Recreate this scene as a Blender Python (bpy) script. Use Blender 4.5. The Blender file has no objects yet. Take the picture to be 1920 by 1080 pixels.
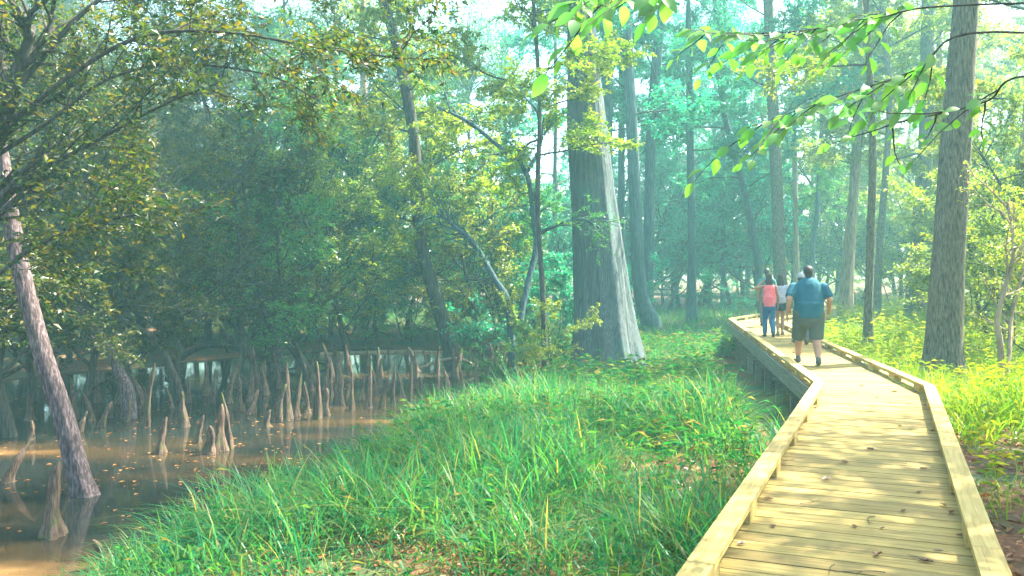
import bpy, bmesh, math, random
import numpy as np
from mathutils import Vector, Matrix, Euler
R = math.radians
scene = bpy.context.scene
COL = scene.collection

# ------------------------------------------------------------------ camera, sky, sun, exposure
F, CAM_H, HORIZON = 1650.0, 1.61, 515.0
PITCH = math.atan((540 - HORIZON) / F)
cd = bpy.data.cameras.new('camera'); cam = bpy.data.objects.new('camera', cd); COL.objects.link(cam)
cam.location = (0, 0, CAM_H); cam.rotation_euler = (R(90) - PITCH, 0, 0)
cd.sensor_width = 36; cd.lens = 36 * F / 1920; cd.clip_start = 0.05; cd.clip_end = 3000
scene.camera = cam

SUN_AZ, SUN_EL = R(64), R(54)          # azimuth measured from the view direction towards the right
SUNV = Vector((math.sin(SUN_AZ) * math.cos(SUN_EL), math.cos(SUN_AZ) * math.cos(SUN_EL), math.sin(SUN_EL)))
w = bpy.data.worlds.new('World'); scene.world = w; w.use_nodes = True
nt = w.node_tree; bg = nt.nodes['Background']
sk = nt.nodes.new('ShaderNodeTexSky'); sk.sky_type = 'NISHITA'; sk.sun_disc = False
sk.sun_elevation = SUN_EL; sk.sun_rotation = SUN_AZ; sk.air_density = 1.0; sk.dust_density = 2.5; sk.ozone_density = 1.0
nt.links.new(sk.outputs[0], bg.inputs[0]); bg.inputs[1].default_value = 0.15
sl = bpy.data.lights.new('sun', 'SUN'); sl.energy = 5.0; sl.angle = R(0.6); sl.color = (1.0, 0.93, 0.78)
so = bpy.data.objects.new('sun', sl); COL.objects.link(so)
so.rotation_euler = SUNV.to_track_quat('Z', 'Y').to_euler()
scene.view_settings.view_transform = 'Standard'; scene.view_settings.look = 'None'
scene.view_settings.gamma = 1; scene.view_settings.use_curve_mapping = False
scene.view_settings.exposure = 2.88
cy = scene.cycles
cy.max_bounces = 8; cy.diffuse_bounces = 4; cy.glossy_bounces = 3; cy.transmission_bounces = 5; cy.volume_bounces = 1
cy.transparent_max_bounces = 4; cy.caustics_reflective = False; cy.caustics_refractive = False
cy.use_denoising = True; cy.sample_clamp_indirect = 6
HAZE_DENSITY = 0.0023

# ------------------------------------------------------------------ helpers
def ray(px, py):
    u, v = (px - 960) / F, (540 - py) / F
    return Vector((u, math.cos(PITCH) + v * math.sin(PITCH), -math.sin(PITCH) + v * math.cos(PITCH)))
def at_z(px, py, z):
    d = ray(px, py); return d * ((z - CAM_H) / d.z) + Vector((0, 0, CAM_H))
def at_y(px, py, Y):
    d = ray(px, py); return d * (Y / d.y) + Vector((0, 0, CAM_H))
def proj(p):
    x, y, z = p[0], p[1], p[2] - CAM_H
    f = y * math.cos(PITCH) - z * math.sin(PITCH); up = y * math.sin(PITCH) + z * math.cos(PITCH)
    return 960 + F * x / f, 540 - F * up / f

def mesh(name, V, faces, mat=None, smooth=True, mats=None, mi=None):
    """faces: list of int arrays (n,k)."""
    me = bpy.data.meshes.new(name)
    V = np.asarray(V, dtype=np.float32)
    fs = [np.asarray(f, dtype=np.int32) for f in faces if len(f)]
    me.vertices.add(len(V)); me.vertices.foreach_set('co', V.ravel())
    loops = np.concatenate([f.ravel() for f in fs]); me.loops.add(len(loops)); me.loops.foreach_set('vertex_index', loops)
    tot = np.concatenate([np.full(len(f), f.shape[1], dtype=np.int32) for f in fs])
    st = np.concatenate([[0], np.cumsum(tot)[:-1]]).astype(np.int32)
    me.polygons.add(len(tot)); me.polygons.foreach_set('loop_start', st)
    me.polygons.foreach_set('use_smooth', np.full(len(tot), smooth, dtype=bool))
    if mi is not None: me.polygons.foreach_set('material_index', np.asarray(mi, dtype=np.int32))
    me.update(calc_edges=True); me.validate()
    for m in (mats or ([mat] if mat else [])): me.materials.append(m)
    return me

class Geo:
    """collects quads and tris into one mesh"""
    def __init__(s): s.v = []; s.q = []; s.t = []; s.n = 0
    def add(s, V, quads=None, tris=None):
        V = np.asarray(V, float).reshape(-1, 3)
        if quads is not None and len(quads): s.q.append(np.asarray(quads, int) + s.n)
        if tris is not None and len(tris): s.t.append(np.asarray(tris, int) + s.n)
        s.v.append(V); s.n += len(V); return s
    def mesh(s, name, mat, smooth=True):
        fs = []
        if s.q: fs.append(np.concatenate(s.q))
        if s.t: fs.append(np.concatenate(s.t))
        return mesh(name, np.concatenate(s.v), fs, mat, smooth)

def link(name, me, parent=None, loc=(0, 0, 0), rot=(0, 0, 0), sc=(1, 1, 1)):
    o = bpy.data.objects.new(name, me); COL.objects.link(o)
    o.location = loc; o.rotation_euler = rot; o.scale = sc if hasattr(sc, '__len__') else (sc, sc, sc)
    if parent: o.parent = parent
    return o
def tag(o, label, cat=None, group=None, kind=None):
    o['label'] = label
    if cat: o['category'] = cat
    if group: o['group'] = group
    if kind: o['kind'] = kind
    return o
def thing(name, loc=(0, 0, 0), rz=0, sc=1):
    return link(name, None, None, loc, (0, 0, rz), sc)
def copy_tree(src, parent=None, kids={}):
    c = src.copy(); COL.objects.link(c)
    if parent: c.parent = parent
    for ch in list(src.children): copy_tree(ch, c)
    return c
ORD = ['first', 'second', 'third', 'fourth', 'fifth', 'sixth', 'seventh', 'eighth', 'ninth', 'tenth', 'eleventh', 'twelfth',
       'thirteenth', 'fourteenth', 'fifteenth', 'sixteenth', 'seventeenth', 'eighteenth', 'nineteenth', 'twentieth']  # counted from either end
def ordinal_labels(objs, fmt, top=1.0):
    """fmt holds {} for 'second from the left' etc; counted by where the things show"""
    objs = sorted(objs, key=lambda o: proj(o.location)[0]); n = len(objs)
    for i, o in enumerate(objs):
        if i == 0: s = 'leftmost'
        elif i == n - 1: s = 'rightmost'
        elif i < n / 2: s = ORD[i] + ' from the left'
        else: s = ORD[n - 1 - i] + ' from the right'
        o['label'] = fmt.format(s)

def smooth01(x): x = np.clip(x, 0, 1); return x * x * (3 - 2 * x)
_ng = np.random.default_rng(5).random((64, 64, 64)).astype(np.float32)
def vnoise(P):
    P = np.asarray(P, float); i = np.floor(P).astype(int); f = P - i; f = f * f * (3 - 2 * f)
    r = 0
    for dx in (0, 1):
        for dy in (0, 1):
            for dz in (0, 1):
                wgt = (f[..., 0] if dx else 1 - f[..., 0]) * (f[..., 1] if dy else 1 - f[..., 1]) * (f[..., 2] if dz else 1 - f[..., 2])
                r = r + wgt * _ng[(i[..., 0] + dx) % 64, (i[..., 1] + dy) % 64, (i[..., 2] + dz) % 64]
    return r * 2 - 1
def fbm(P, o=3):
    P = np.asarray(P, float); return sum(vnoise(P * 2 ** k + 7.3 * k) / 2 ** k for k in range(o))

def norm(a): return a / np.maximum(np.linalg.norm(a, axis=-1, keepdims=True), 1e-9)
def tube(path, rad, sides=8, ridge=0.0, ridge_n=7, seed=0, cap=True, flute=None):
    """swept tube; returns V, quads, tris"""
    P = np.asarray(path, float); n = len(P); rad = np.asarray(rad, float)
    T = norm(np.gradient(P, axis=0))
    ref = np.array([1.0, 0, 0]) if abs(T[0][0]) < 0.8 else np.array([0, 1.0, 0])
    A = np.zeros_like(P); a = ref
    for i in range(n):
        a = a - T[i] * np.dot(a, T[i]); a = a / max(np.linalg.norm(a), 1e-9); A[i] = a
    B = np.cross(T, A)
    th = np.linspace(0, 2 * math.pi, sides, endpoint=False)
    rr = np.repeat(rad[:, None], sides, 1)
    ring = np.cos(th)[None, :, None] * A[:, None, :] + np.sin(th)[None, :, None] * B[:, None, :]
    if ridge:
        s = np.concatenate([[0], np.cumsum(np.linalg.norm(np.diff(P, axis=0), axis=1))])
        q = np.stack([np.cos(th)[None, :] * ridge_n * .5 + 0 * s[:, None], np.sin(th)[None, :] * ridge_n * .5 + 0 * s[:, None], 0 * th[None, :] + s[:, None] * .55], -1) + seed * 3.7
        rr = rr * (1 + ridge * fbm(q, 3))
    if flute is not None: rr = rr * (1 + flute(th)[None, :] * np.linspace(0, 1, n)[:, None] * 0) if False else rr * flute
    V = P[:, None, :] + ring * rr[..., None]
    V = V.reshape(-1, 3)
    i = np.arange(n - 1)[:, None] * sides; j = np.arange(sides)[None, :]; k = (j + 1) % sides
    q = np.stack([i + j, i + k, i + sides + k, i + sides + j], -1).reshape(-1, 4)
    tr = np.zeros((0, 3), int)
    if cap:
        V = np.concatenate([V, P[-1:] + T[-1] * rad[-1] * .6]); c = len(V) - 1; b = (n - 1) * sides
        jj = np.arange(sides); tr = np.stack([b + jj, b + (jj + 1) % sides, np.full(sides, c)], -1)
    return V, q, tr
def curve_pts(P, n):
    """Catmull-Rom resample of control points (any columns)"""
    P = np.asarray(P, float); m = len(P)
    Q = np.concatenate([2 * P[:1] - P[1:2], P, 2 * P[-1:] - P[-2:-1]])
    t = np.linspace(0, m - 1, n); i = np.minimum(t.astype(int), m - 2); f = (t - i)[:, None]
    a, b, c, d = Q[i], Q[i + 1], Q[i + 2], Q[i + 3]
    return .5 * ((2 * b) + (c - a) * f + (2 * a - 5 * b + 4 * c - d) * f ** 2 + (3 * b - a - 3 * c + d) * f ** 3)

def leaves_geo(P, D, N, S, wr=0.5, detail=False, droop=0.12):
    """leaf blades: P base, D direction, N normal, S length"""
    P = np.asarray(P, float); D = norm(np.asarray(D, float)); N = np.asarray(N, float)
    X = norm(np.cross(D, N)); N = np.cross(X, D); S = np.asarray(S, float)[:, None]; n = len(P)
    def pt(l, wd, up): return P + D * (S * l) + X * (S * wd * wr) + N * (S * up)
    if not detail:
        V = np.stack([pt(0, 0, 0), pt(.42, .5, .08), pt(1, 0, -droop), pt(.42, -.5, .08)], 1).reshape(-1, 3)
        b = np.arange(n)[:, None] * 4
        t = np.concatenate([b + [0, 1, 2], b + [0, 2, 3]])
        return V, None, t
    V = np.stack([pt(0, 0, 0), pt(.28, .46, .07), pt(.66, .38, .03), pt(1, 0, -droop), pt(.66, -.38, .03), pt(.28, -.46, .07), pt(.5, 0, -.01)], 1).reshape(-1, 3)
    b = np.arange(n)[:, None] * 7
    q = np.concatenate([b + [0, 1, 2, 6], b + [0, 6, 4, 5]]); t = np.concatenate([b + [6, 2, 3], b + [6, 3, 4]])
    return V, q, t

# ------------------------------------------------------------------ materials
def mat(name):
    m = bpy.data.materials.new(name); m.use_nodes = True
    nt = m.node_tree; nt.nodes.clear()
    out = nt.nodes.new('ShaderNodeOutputMaterial')
    return m, nt, out
def node(nt, t, **kw):
    n = nt.nodes.new(t)
    for k, v in kw.items():
        if k.startswith('i_'):
            key = k[2:]; n.inputs[int(key) if key.isdigit() else key].default_value = v
        else: setattr(n, k, v)
    return n
def ramp(nt, stops, fac=None):
    r = nt.nodes.new('ShaderNodeValToRGB'); e = r.color_ramp.elements
    while len(e) < len(stops): e.new(.5)
    for x, (p, c) in zip(e, stops): x.position = p; x.color = (*c, 1)
    if fac is not None: nt.links.new(fac, r.inputs[0])
    return r
def leafmat(name, cols, trans=0.5, gloss=0.06, tint=(1.35, 1.25, .55), vary=True):
    m, nt, out = mat(name); L = nt.links.new
    g = node(nt, 'ShaderNodeNewGeometry')
    r = ramp(nt, [(i / (len(cols) - 1), c) for i, c in enumerate(cols)], g.outputs['Random Per Island'])
    oi = node(nt, 'ShaderNodeObjectInfo')
    hv = node(nt, 'ShaderNodeHueSaturation'); L(r.outputs[0], hv.inputs['Color'])
    mr = node(nt, 'ShaderNodeMapRange', i_3=0.8, i_4=1.25); L(oi.outputs['Random'], mr.inputs[0]); L(mr.outputs[0], hv.inputs['Value'])
    mh = node(nt, 'ShaderNodeMapRange', i_3=0.485, i_4=0.515); L(oi.outputs['Random'], mh.inputs[0]); L(mh.outputs[0], hv.inputs['Hue'])
    d = node(nt, 'ShaderNodeBsdfDiffuse'); L(hv.outputs[0], d.inputs[0])
    mx = node(nt, 'ShaderNodeMix', data_type='RGBA', blend_type='MULTIPLY', i_0=1.0); L(hv.outputs[0], mx.inputs[6]); mx.inputs[7].default_value = (*tint, 1)
    t = node(nt, 'ShaderNodeBsdfTranslucent'); L(mx.outputs[2], t.inputs[0])
    a = node(nt, 'ShaderNodeMixShader', i_0=trans); L(d.outputs[0], a.inputs[1]); L(t.outputs[0], a.inputs[2])
    gl = node(nt, 'ShaderNodeBsdfGlossy', i_1=.38); gl.inputs[0].default_value = (1, 1, 1, 1)
    b = node(nt, 'ShaderNodeMixShader', i_0=gloss); L(a.outputs[0], b.inputs[1]); L(gl.outputs[0], b.inputs[2])
    L(b.outputs[0], out.inputs[0]); return m
def barkmat(name, dark, mid, light, zs=1.2, xs=9.0, bump=.6, moss=None, scale=1.0, lich=None):
    m, nt, out = mat(name); L = nt.links.new
    tc = node(nt, 'ShaderNodeTexCoord'); mp = node(nt, 'ShaderNodeMapping'); L(tc.outputs['Object'], mp.inputs[0])
    mp.inputs[3].default_value = (xs * scale, xs * scale, zs * scale)
    n1 = node(nt, 'ShaderNodeTexNoise', i_2=1.6, i_3=6.0, i_4=.62); L(mp.outputs[0], n1.inputs[0])
    n2 = node(nt, 'ShaderNodeTexNoise', i_2=1.1, i_3=4.0); L(tc.outputs['Object'], n2.inputs[0])
    r = ramp(nt, [(.32, dark), (.5, mid), (.7, light)], n1.outputs[0])
    col = r.outputs[0]
    if lich is not None:
        rl = ramp(nt, [(.55, (0, 0, 0)), (.66, (1, 1, 1))], n2.outputs[0])
        x = node(nt, 'ShaderNodeMix', data_type='RGBA'); L(rl.outputs[0], x.inputs[0]); L(col, x.inputs[6]); x.inputs[7].default_value = (*lich, 1); col = x.outputs[2]
    if moss is not None:
        n3 = node(nt, 'ShaderNodeTexNoise', i_2=2.3, i_3=5.0); L(tc.outputs['Object'], n3.inputs[0])
        rl = ramp(nt, [(.5, (0, 0, 0)), (.62, (.8, .8, .8))], n3.outputs[0])
        x = node(nt, 'ShaderNodeMix', data_type='RGBA'); L(rl.outputs[0], x.inputs[0]); L(col, x.inputs[6]); x.inputs[7].default_value = (*moss, 1); col = x.outputs[2]
    p = node(nt, 'ShaderNodeBsdfPrincipled'); L(col, p.inputs['Base Color']); p.inputs['Roughness'].default_value = .9
    p.inputs['Specular IOR Level'].default_value = .2
    bp = node(nt, 'ShaderNodeBump', i_0=bump, i_1=.03); L(n1.outputs[0], bp.inputs['Height']); L(bp.outputs[0], p.inputs['Normal'])
    L(p.outputs[0], out.inputs[0]); return m
def woodmat(name, c0, c1, c2, stain=(.2, .15, .08), rough=.72, axis=0, moss=None):
    m, nt, out = mat(name); L = nt.links.new
    tc = node(nt, 'ShaderNodeTexCoord'); oi = node(nt, 'ShaderNodeObjectInfo')
    ad = node(nt, 'ShaderNodeVectorMath', operation='ADD'); L(tc.outputs['Object'], ad.inputs[0])
    ml = node(nt, 'ShaderNodeVectorMath', operation='SCALE', i_3=37.0)
    cx = node(nt, 'ShaderNodeCombineXYZ'); [L(oi.outputs['Random'], cx.inputs[k]) for k in range(3)]
    L(cx.outputs[0], ml.inputs[0]); L(ml.outputs[0], ad.inputs[1])
    mp = node(nt, 'ShaderNodeMapping'); s = [26, 26, 26]; s[axis] = 1.3; mp.inputs[3].default_value = s; L(ad.outputs[0], mp.inputs[0])
    n1 = node(nt, 'ShaderNodeTexNoise', i_2=1.3, i_3=7.0, i_4=.6); n1.inputs['Distortion'].default_value = .8; L(mp.outputs[0], n1.inputs[0])
    r = ramp(nt, [(.3, c0), (.5, c1), (.72, c2)], n1.outputs[0])
    hv = node(nt, 'ShaderNodeHueSaturation'); L(r.outputs[0], hv.inputs['Color'])
    mr = node(nt, 'ShaderNodeMapRange', i_3=0.72, i_4=1.18); L(oi.outputs['Random'], mr.inputs[0]); L(mr.outputs[0], hv.inputs['Value'])
    n2 = node(nt, 'ShaderNodeTexNoise', i_2=2.2, i_3=5.0, i_4=.65); L(ad.outputs[0], n2.inputs[0])
    rs = ramp(nt, [(.58, (0, 0, 0)), (.80, (.45, .45, .45))], n2.outputs[0])
    x = node(nt, 'ShaderNodeMix', data_type='RGBA'); L(rs.outputs[0], x.inputs[0]); L(hv.outputs[0], x.inputs[6]); x.inputs[7].default_value = (*stain, 1)
    vo = node(nt, 'ShaderNodeTexVoronoi', i_2=1.0); mp2 = node(nt, 'ShaderNodeMapping'); s2 = [7., 7., 7.]; s2[axis] = 2.2; mp2.inputs[3].default_value = s2
    L(ad.outputs[0], mp2.inputs[0]); L(mp2.outputs[0], vo.inputs[0])
    rk = ramp(nt, [(.04, (.6, .6, .6)), (.09, (0, 0, 0))], vo.outputs['Distance'])
    x2 = node(nt, 'ShaderNodeMix', data_type='RGBA'); L(rk.outputs[0], x2.inputs[0]); L(x.outputs[2], x2.inputs[6]); x2.inputs[7].default_value = (stain[0] * .8, stain[1] * .6, stain[2] * .5, 1)
    p = node(nt, 'ShaderNodeBsdfPrincipled'); L(x2.outputs[2], p.inputs['Base Color']); p.inputs['Roughness'].default_value = rough
    p.inputs['Specular IOR Level'].default_value = .3
    bp = node(nt, 'ShaderNodeBump', i_0=.35, i_1=.01); L(n1.outputs[0], bp.inputs['Height']); L(bp.outputs[0], p.inputs['Normal'])
    L(p.outputs[0], out.inputs[0]); return m
def plain(name, c, rough=.8, spec=.3, noise=None, ns=8, bump=0, bs=40):
    m, nt, out = mat(name); L = nt.links.new
    p = node(nt, 'ShaderNodeBsdfPrincipled'); p.inputs['Base Color'].default_value = (*c, 1); p.inputs['Roughness'].default_value = rough
    p.inputs['Specular IOR Level'].default_value = spec
    tc = node(nt, 'ShaderNodeTexCoord')
    if noise:
        n1 = node(nt, 'ShaderNodeTexNoise', i_2=ns, i_3=5.0); L(tc.outputs['Object'], n1.inputs[0])
        r = ramp(nt, [(.35, c), (.7, noise)], n1.outputs[0]); L(r.outputs[0], p.inputs['Base Color'])
    if bump:
        n2 = node(nt, 'ShaderNodeTexNoise', i_2=bs, i_3=4.0); L(tc.outputs['Object'], n2.inputs[0])
        bp = node(nt, 'ShaderNodeBump', i_0=bump, i_1=.02); L(n2.outputs[0], bp.inputs['Height']); L(bp.outputs[0], p.inputs['Normal'])
    L(p.outputs[0], out.inputs[0]); return m

M = {}
# leaves of the different plants
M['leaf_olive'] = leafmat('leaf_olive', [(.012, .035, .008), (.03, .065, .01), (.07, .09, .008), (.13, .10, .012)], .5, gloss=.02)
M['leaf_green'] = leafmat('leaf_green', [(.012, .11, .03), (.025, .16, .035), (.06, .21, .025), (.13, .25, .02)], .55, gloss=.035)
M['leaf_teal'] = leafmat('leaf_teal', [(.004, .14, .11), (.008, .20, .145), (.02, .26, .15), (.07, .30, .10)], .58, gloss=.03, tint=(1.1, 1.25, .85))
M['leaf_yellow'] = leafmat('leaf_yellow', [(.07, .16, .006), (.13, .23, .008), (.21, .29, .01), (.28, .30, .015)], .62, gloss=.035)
M['leaf_big'] = leafmat('leaf_big', [(.06, .22, .05), (.10, .28, .05), (.17, .33, .04)], .68, gloss=.03, tint=(1.1, 1.25, .6))
M['grass_green'] = leafmat('grass_green', [(.008, .10, .045), (.016, .15, .06), (.03, .19, .055), (.08, .21, .04), (.05, .12, .03), (.22, .20, .08)], .58, gloss=.008)
M['grass_yellow'] = leafmat('grass_yellow', [(.06, .15, .012), (.10, .21, .015), (.17, .26, .02), (.25, .26, .035)], .58, gloss=.008)
M['litter'] = leafmat('litter', [(.09, .035, .01), (.17, .07, .016), (.25, .11, .025), (.33, .18, .06)], .2, gloss=.04, tint=(1.2, 1, .7))
M['fallen'] = leafmat('fallen', [(.045, .018, .004), (.085, .034, .007), (.16, .075, .016)], .15, gloss=.05, tint=(1.2, 1, .7))
M['bark_cypress'] = barkmat('bark_cypress', (.025, .035, .038), (.08, .105, .105), (.16, .185, .175), zs=.6, xs=34, bump=1.0, lich=(.07, .12, .115))
M['bark_grey'] = barkmat('bark_grey', (.035, .033, .022), (.115, .105, .07), (.21, .195, .13), zs=4.0, xs=22, bump=1.0)
M['bark_blue'] = barkmat('bark_blue', (.015, .03, .035), (.045, .08, .085), (.10, .14, .135), zs=1.2, xs=16, bump=.8)
M['bark_tan'] = barkmat('bark_tan', (.12, .08, .05), (.24, .18, .11), (.36, .28, .17), zs=1.2, xs=8, bump=.7)
M['bark_pink'] = barkmat('bark_pink', (.03, .022, .022), (.085, .06, .06), (.24, .18, .18), zs=5.0, xs=22, bump=.9)
M['bark_dark'] = barkmat('bark_dark', (.02, .019, .016), (.05, .046, .036), (.10, .09, .065), zs=2.0, xs=14, bump=.6)
M['bark_knee'] = barkmat('bark_knee', (.03, .020, .015), (.10, .062, .042), (.20, .14, .10), zs=3.0, xs=18, bump=1.0, moss=(.07, .10, .02))
M['deck'] = woodmat('deck', (.12, .078, .017), (.25, .18, .044), (.34, .26, .072), stain=(.12, .066, .018))
M['kerb'] = woodmat('kerb', (.24, .165, .043), (.345, .25, .07), (.43, .33, .105), stain=(.20, .12, .035))
M['frame_wood'] = woodmat('frame_wood', (.12, .13, .085), (.22, .22, .145), (.32, .31, .21), stain=(.08, .10, .06))

# ------------------------------------------------------------------ terrain and water
WATER_Z = -1.25
SHORE = np.array([(-1.6, -4), (-3.2, 4), (-4.0, 8.2), (-2.6, 10.6), (-1.9, 15), (.4, 20.5), (1.1, 24.2), (1.2, 29), (-.5, 33), (-5, 34.5), (-9, 31), (-14, 24), (-22, 19), (-34, 15), (-60, 8), (-60, -4)])
PATH = [(-.22 - .43 * 2.6, -2.6), (4.92, 11.95), (8.07, 29.6), (13.6, 39.2), (19.6, 57.2), (13.0, 81.0), (4.0, 104.0)]
PATH = [np.array(p) for p in PATH]
HALF = 0.76
def seg_dist(X, Y, a, b):
    d = b - a; t = np.clip(((X - a[0]) * d[0] + (Y - a[1]) * d[1]) / (d @ d), 0, 1)
    return np.hypot(X - a[0] - t * d[0], Y - a[1] - t * d[1])
def shore_sd(X, Y):
    """positive on land, negative over water"""
    d = np.full(np.shape(X), 1e9); ins = np.zeros(np.shape(X), bool); n = len(SHORE)
    for i in range(n):
        a, b = SHORE[i], SHORE[(i + 1) % n]
        d = np.minimum(d, seg_dist(X, Y, a, b))
        c = (a[1] > Y) != (b[1] > Y)
        ins ^= c & (X < (b[0] - a[0]) * (Y - a[1]) / (b[1] - a[1] + 1e-12) + a[0])
    return np.where(ins, -d, d)
def path_dist(X, Y):
    d = np.full(np.shape(X), 1e9)
    for a, b in zip(PATH[:-1], PATH[1:]): d = np.minimum(d, seg_dist(X, Y, a, b))
    return d
def path_x(Y): return np.interp(Y, [p[1] for p in PATH[:5]], [p[0] for p in PATH[:5]])
def ground_z(X, Y):
    X = np.asarray(X, float); Y = np.asarray(Y, float)
    sd = shore_sd(X, Y) + .35 * fbm(np.stack([X * .5, Y * .5, 0 * X], -1), 2)
    side = smooth01((X - path_x(Y) + 1.2) / 2.4)                  # 0 left of the boardwalk, 1 right of it
    near = 1 - smooth01((Y - 9) / 12)
    hi_left = -.92 + .30 * near
    hi_right = -.62 + .30 * near
    hi = hi_left * (1 - side) + hi_right * side
    hi = hi - .22 * np.exp(-(path_dist(X, Y) / 1.1) ** 2) * (1 - side) * smooth01((Y - 10.5) / 2) - .22 * np.exp(-((X - 2.6) ** 2 + (Y - 24.5) ** 2) / 10)
    up = WATER_Z + (hi - WATER_Z) * (.45 * smooth01(sd / .9) + .55 * smooth01(sd / 4.0))
    dn = WATER_Z - .55 * smooth01(-sd / 2.0)
    z = np.where(sd > 0, up, dn)
    z = z + .05 * fbm(np.stack([X * .9, Y * .9, 0 * X + 3], -1), 3) * smooth01((sd + .3) / 1.0)
    far = smooth01((np.hypot(X, Y) - 60) / 80)
    return z + far * 1.5
def gz(x, y): return float(ground_z(np.array([x]), np.array([y]))[0])

def ground_material():
    m, nt, out = mat('forest_floor'); L = nt.links.new
    tc = node(nt, 'ShaderNodeTexCoord')
    n1 = node(nt, 'ShaderNodeTexNoise', i_2=.9, i_3=6.0); L(tc.outputs['Object'], n1.inputs[0])
    n2 = node(nt, 'ShaderNodeTexNoise', i_2=16.0, i_3=6.0, i_4=.7); L(tc.outputs['Object'], n2.inputs[0])
    r = ramp(nt, [(.3, (.035, .015, .006)), (.5, (.13, .052, .014)), (.72, (.24, .11, .03))], n2.outputs[0])
    g = ramp(nt, [(.35, (.02, .045, .012)), (.65, (.05, .085, .02))], n2.outputs[0])
    f = ramp(nt, [(.45, (0, 0, 0)), (.6, (1, 1, 1))], n1.outputs[0])
    x = node(nt, 'ShaderNodeMix', data_type='RGBA'); L(f.outputs[0], x.inputs[0]); L(r.outputs[0], x.inputs[6]); L(g.outputs[0], x.inputs[7])
    p = node(nt, 'ShaderNodeBsdfPrincipled'); L(x.outputs[2], p.inputs['Base Color']); p.inputs['Roughness'].default_value = .95
    bp = node(nt, 'ShaderNodeBump', i_0=.8, i_1=.05); L(n2.outputs[0], bp.inputs['Height']); L(bp.outputs[0], p.inputs['Normal'])
    L(p.outputs[0], out.inputs[0]); return m
gxs = np.unique(np.concatenate([np.linspace(-600, -70, 14), np.linspace(-70, -20, 40), np.linspace(-20, 22, 150), np.linspace(22, 70, 40), np.linspace(70, 600, 14)]))
gys = np.unique(np.concatenate([np.linspace(-300, -8, 12), np.linspace(-8, 45, 180), np.linspace(45, 120, 50), np.linspace(120, 900, 14)]))
GX, GY = np.meshgrid(gxs, gys); GZ = ground_z(GX, GY)
nx, ny = len(gxs), len(gys); ii = (np.arange(ny - 1)[:, None] * nx + np.arange(nx - 1)[None, :]).ravel()
gme = mesh('forest_floor', np.stack([GX, GY, GZ], -1).reshape(-1, 3), [np.stack([ii, ii + 1, ii + nx + 1, ii + nx], -1)], ground_material())
tag(link('ground', gme), 'brown leaf strewn forest floor sloping down to the swamp', kind='structure')

def water_material():
    m, nt, out = mat('swamp_water'); L = nt.links.new
    tc = node(nt, 'ShaderNodeTexCoord'); mp = node(nt, 'ShaderNodeMapping'); L(tc.outputs['Object'], mp.inputs[0]); mp.inputs[3].default_value = (.16, .5, 1); mp.inputs[2].default_value = (0, 0, R(14))
    n1 = node(nt, 'ShaderNodeTexNoise', i_2=1.2, i_3=4.0); L(mp.outputs[0], n1.inputs[0])
    r = ramp(nt, [(.46, (.012, .014, .012)), (.60, (.045, .028, .012)), (.72, (.26, .14, .05))], n1.outputs[0])
    p = node(nt, 'ShaderNodeBsdfPrincipled'); L(r.outputs[0], p.inputs['Base Color']); p.inputs['Roughness'].default_value = .06
    p.inputs['IOR'].default_value = 1.33; p.inputs['Specular IOR Level'].default_value = .9
    n2 = node(nt, 'ShaderNodeTexNoise', i_2=3.0, i_3=3.0); L(tc.outputs['Object'], n2.inputs[0])
    bp = node(nt, 'ShaderNodeBump', i_0=.05, i_1=.02); L(n2.outputs[0], bp.inputs['Height']); L(bp.outputs[0], p.inputs['Normal'])
    L(p.outputs[0], out.inputs[0]); return m
wv = [(-62, -6, WATER_Z), (3.2, -6, WATER_Z), (3.2, 37, WATER_Z), (-62, 37, WATER_Z)]
tag(link('water', mesh('swamp_water', wv, [np.array([[0, 1, 2, 3]])], water_material())), 'still muddy brown swamp water reflecting the trees', kind='structure')

# ------------------------------------------------------------------ boardwalk
def leftn(d): return np.array([-d[1], d[0]])
def unit(v): return v / np.linalg.norm(v)
def clip_poly(poly, p, n):
    """keep the side where (q-p).n >= 0"""
    out = []
    for i in range(len(poly)):
        a, b = poly[i], poly[(i + 1) % len(poly)]
        da, db = (a - p) @ n, (b - p) @ n
        if da >= 0: out.append(a)
        if (da >= 0) != (db >= 0): out.append(a + (b - a) * (da / (da - db)))
    return out
def board_mesh(name, poly, z0, z1, m, ch=.004):
    """prism from a convex polygon with a small chamfer round its top"""
    poly = np.array(poly); n = len(poly); c = poly.mean(0)
    dl = np.linalg.norm(poly - c, axis=1, keepdims=True); ins = poly - (poly - c) / np.maximum(dl, 1e-6) * min(ch * 2.0, .3 * dl.min())
    V = np.concatenate([np.c_[poly, np.full(n, z0)], np.c_[poly, np.full(n, z1 - ch)], np.c_[ins, np.full(n, z1)]])
    k = np.arange(n); q = np.concatenate([np.stack([k, (k + 1) % n, n + (k + 1) % n, n + k], -1), np.stack([n + k, n + (k + 1) % n, 2 * n + (k + 1) % n, 2 * n + k], -1)])
    return mesh(name, V, [q, (2 * n + k)[None, :], k[::-1][None, :]], m, smooth=False)
rng = np.random.default_rng(11); random.seed(4)
bw = tag(thing('boardwalk', (0, 0, 0)), 'pale timber boardwalk with low kerb rails winding away through the forest', 'boardwalk', kind='structure')
dirs = [unit(b - a) for a, b in zip(PATH[:-1], PATH[1:])]
def mitre(i):
    """point and normal of the joint line at path vertex i"""
    if i == 0: return PATH[0], dirs[0]
    if i == len(PATH) - 1: return PATH[-1], dirs[-1]
    return PATH[i], unit(dirs[i - 1] + dirs[i])
PITCH_B = .19
far = Geo()
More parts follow.
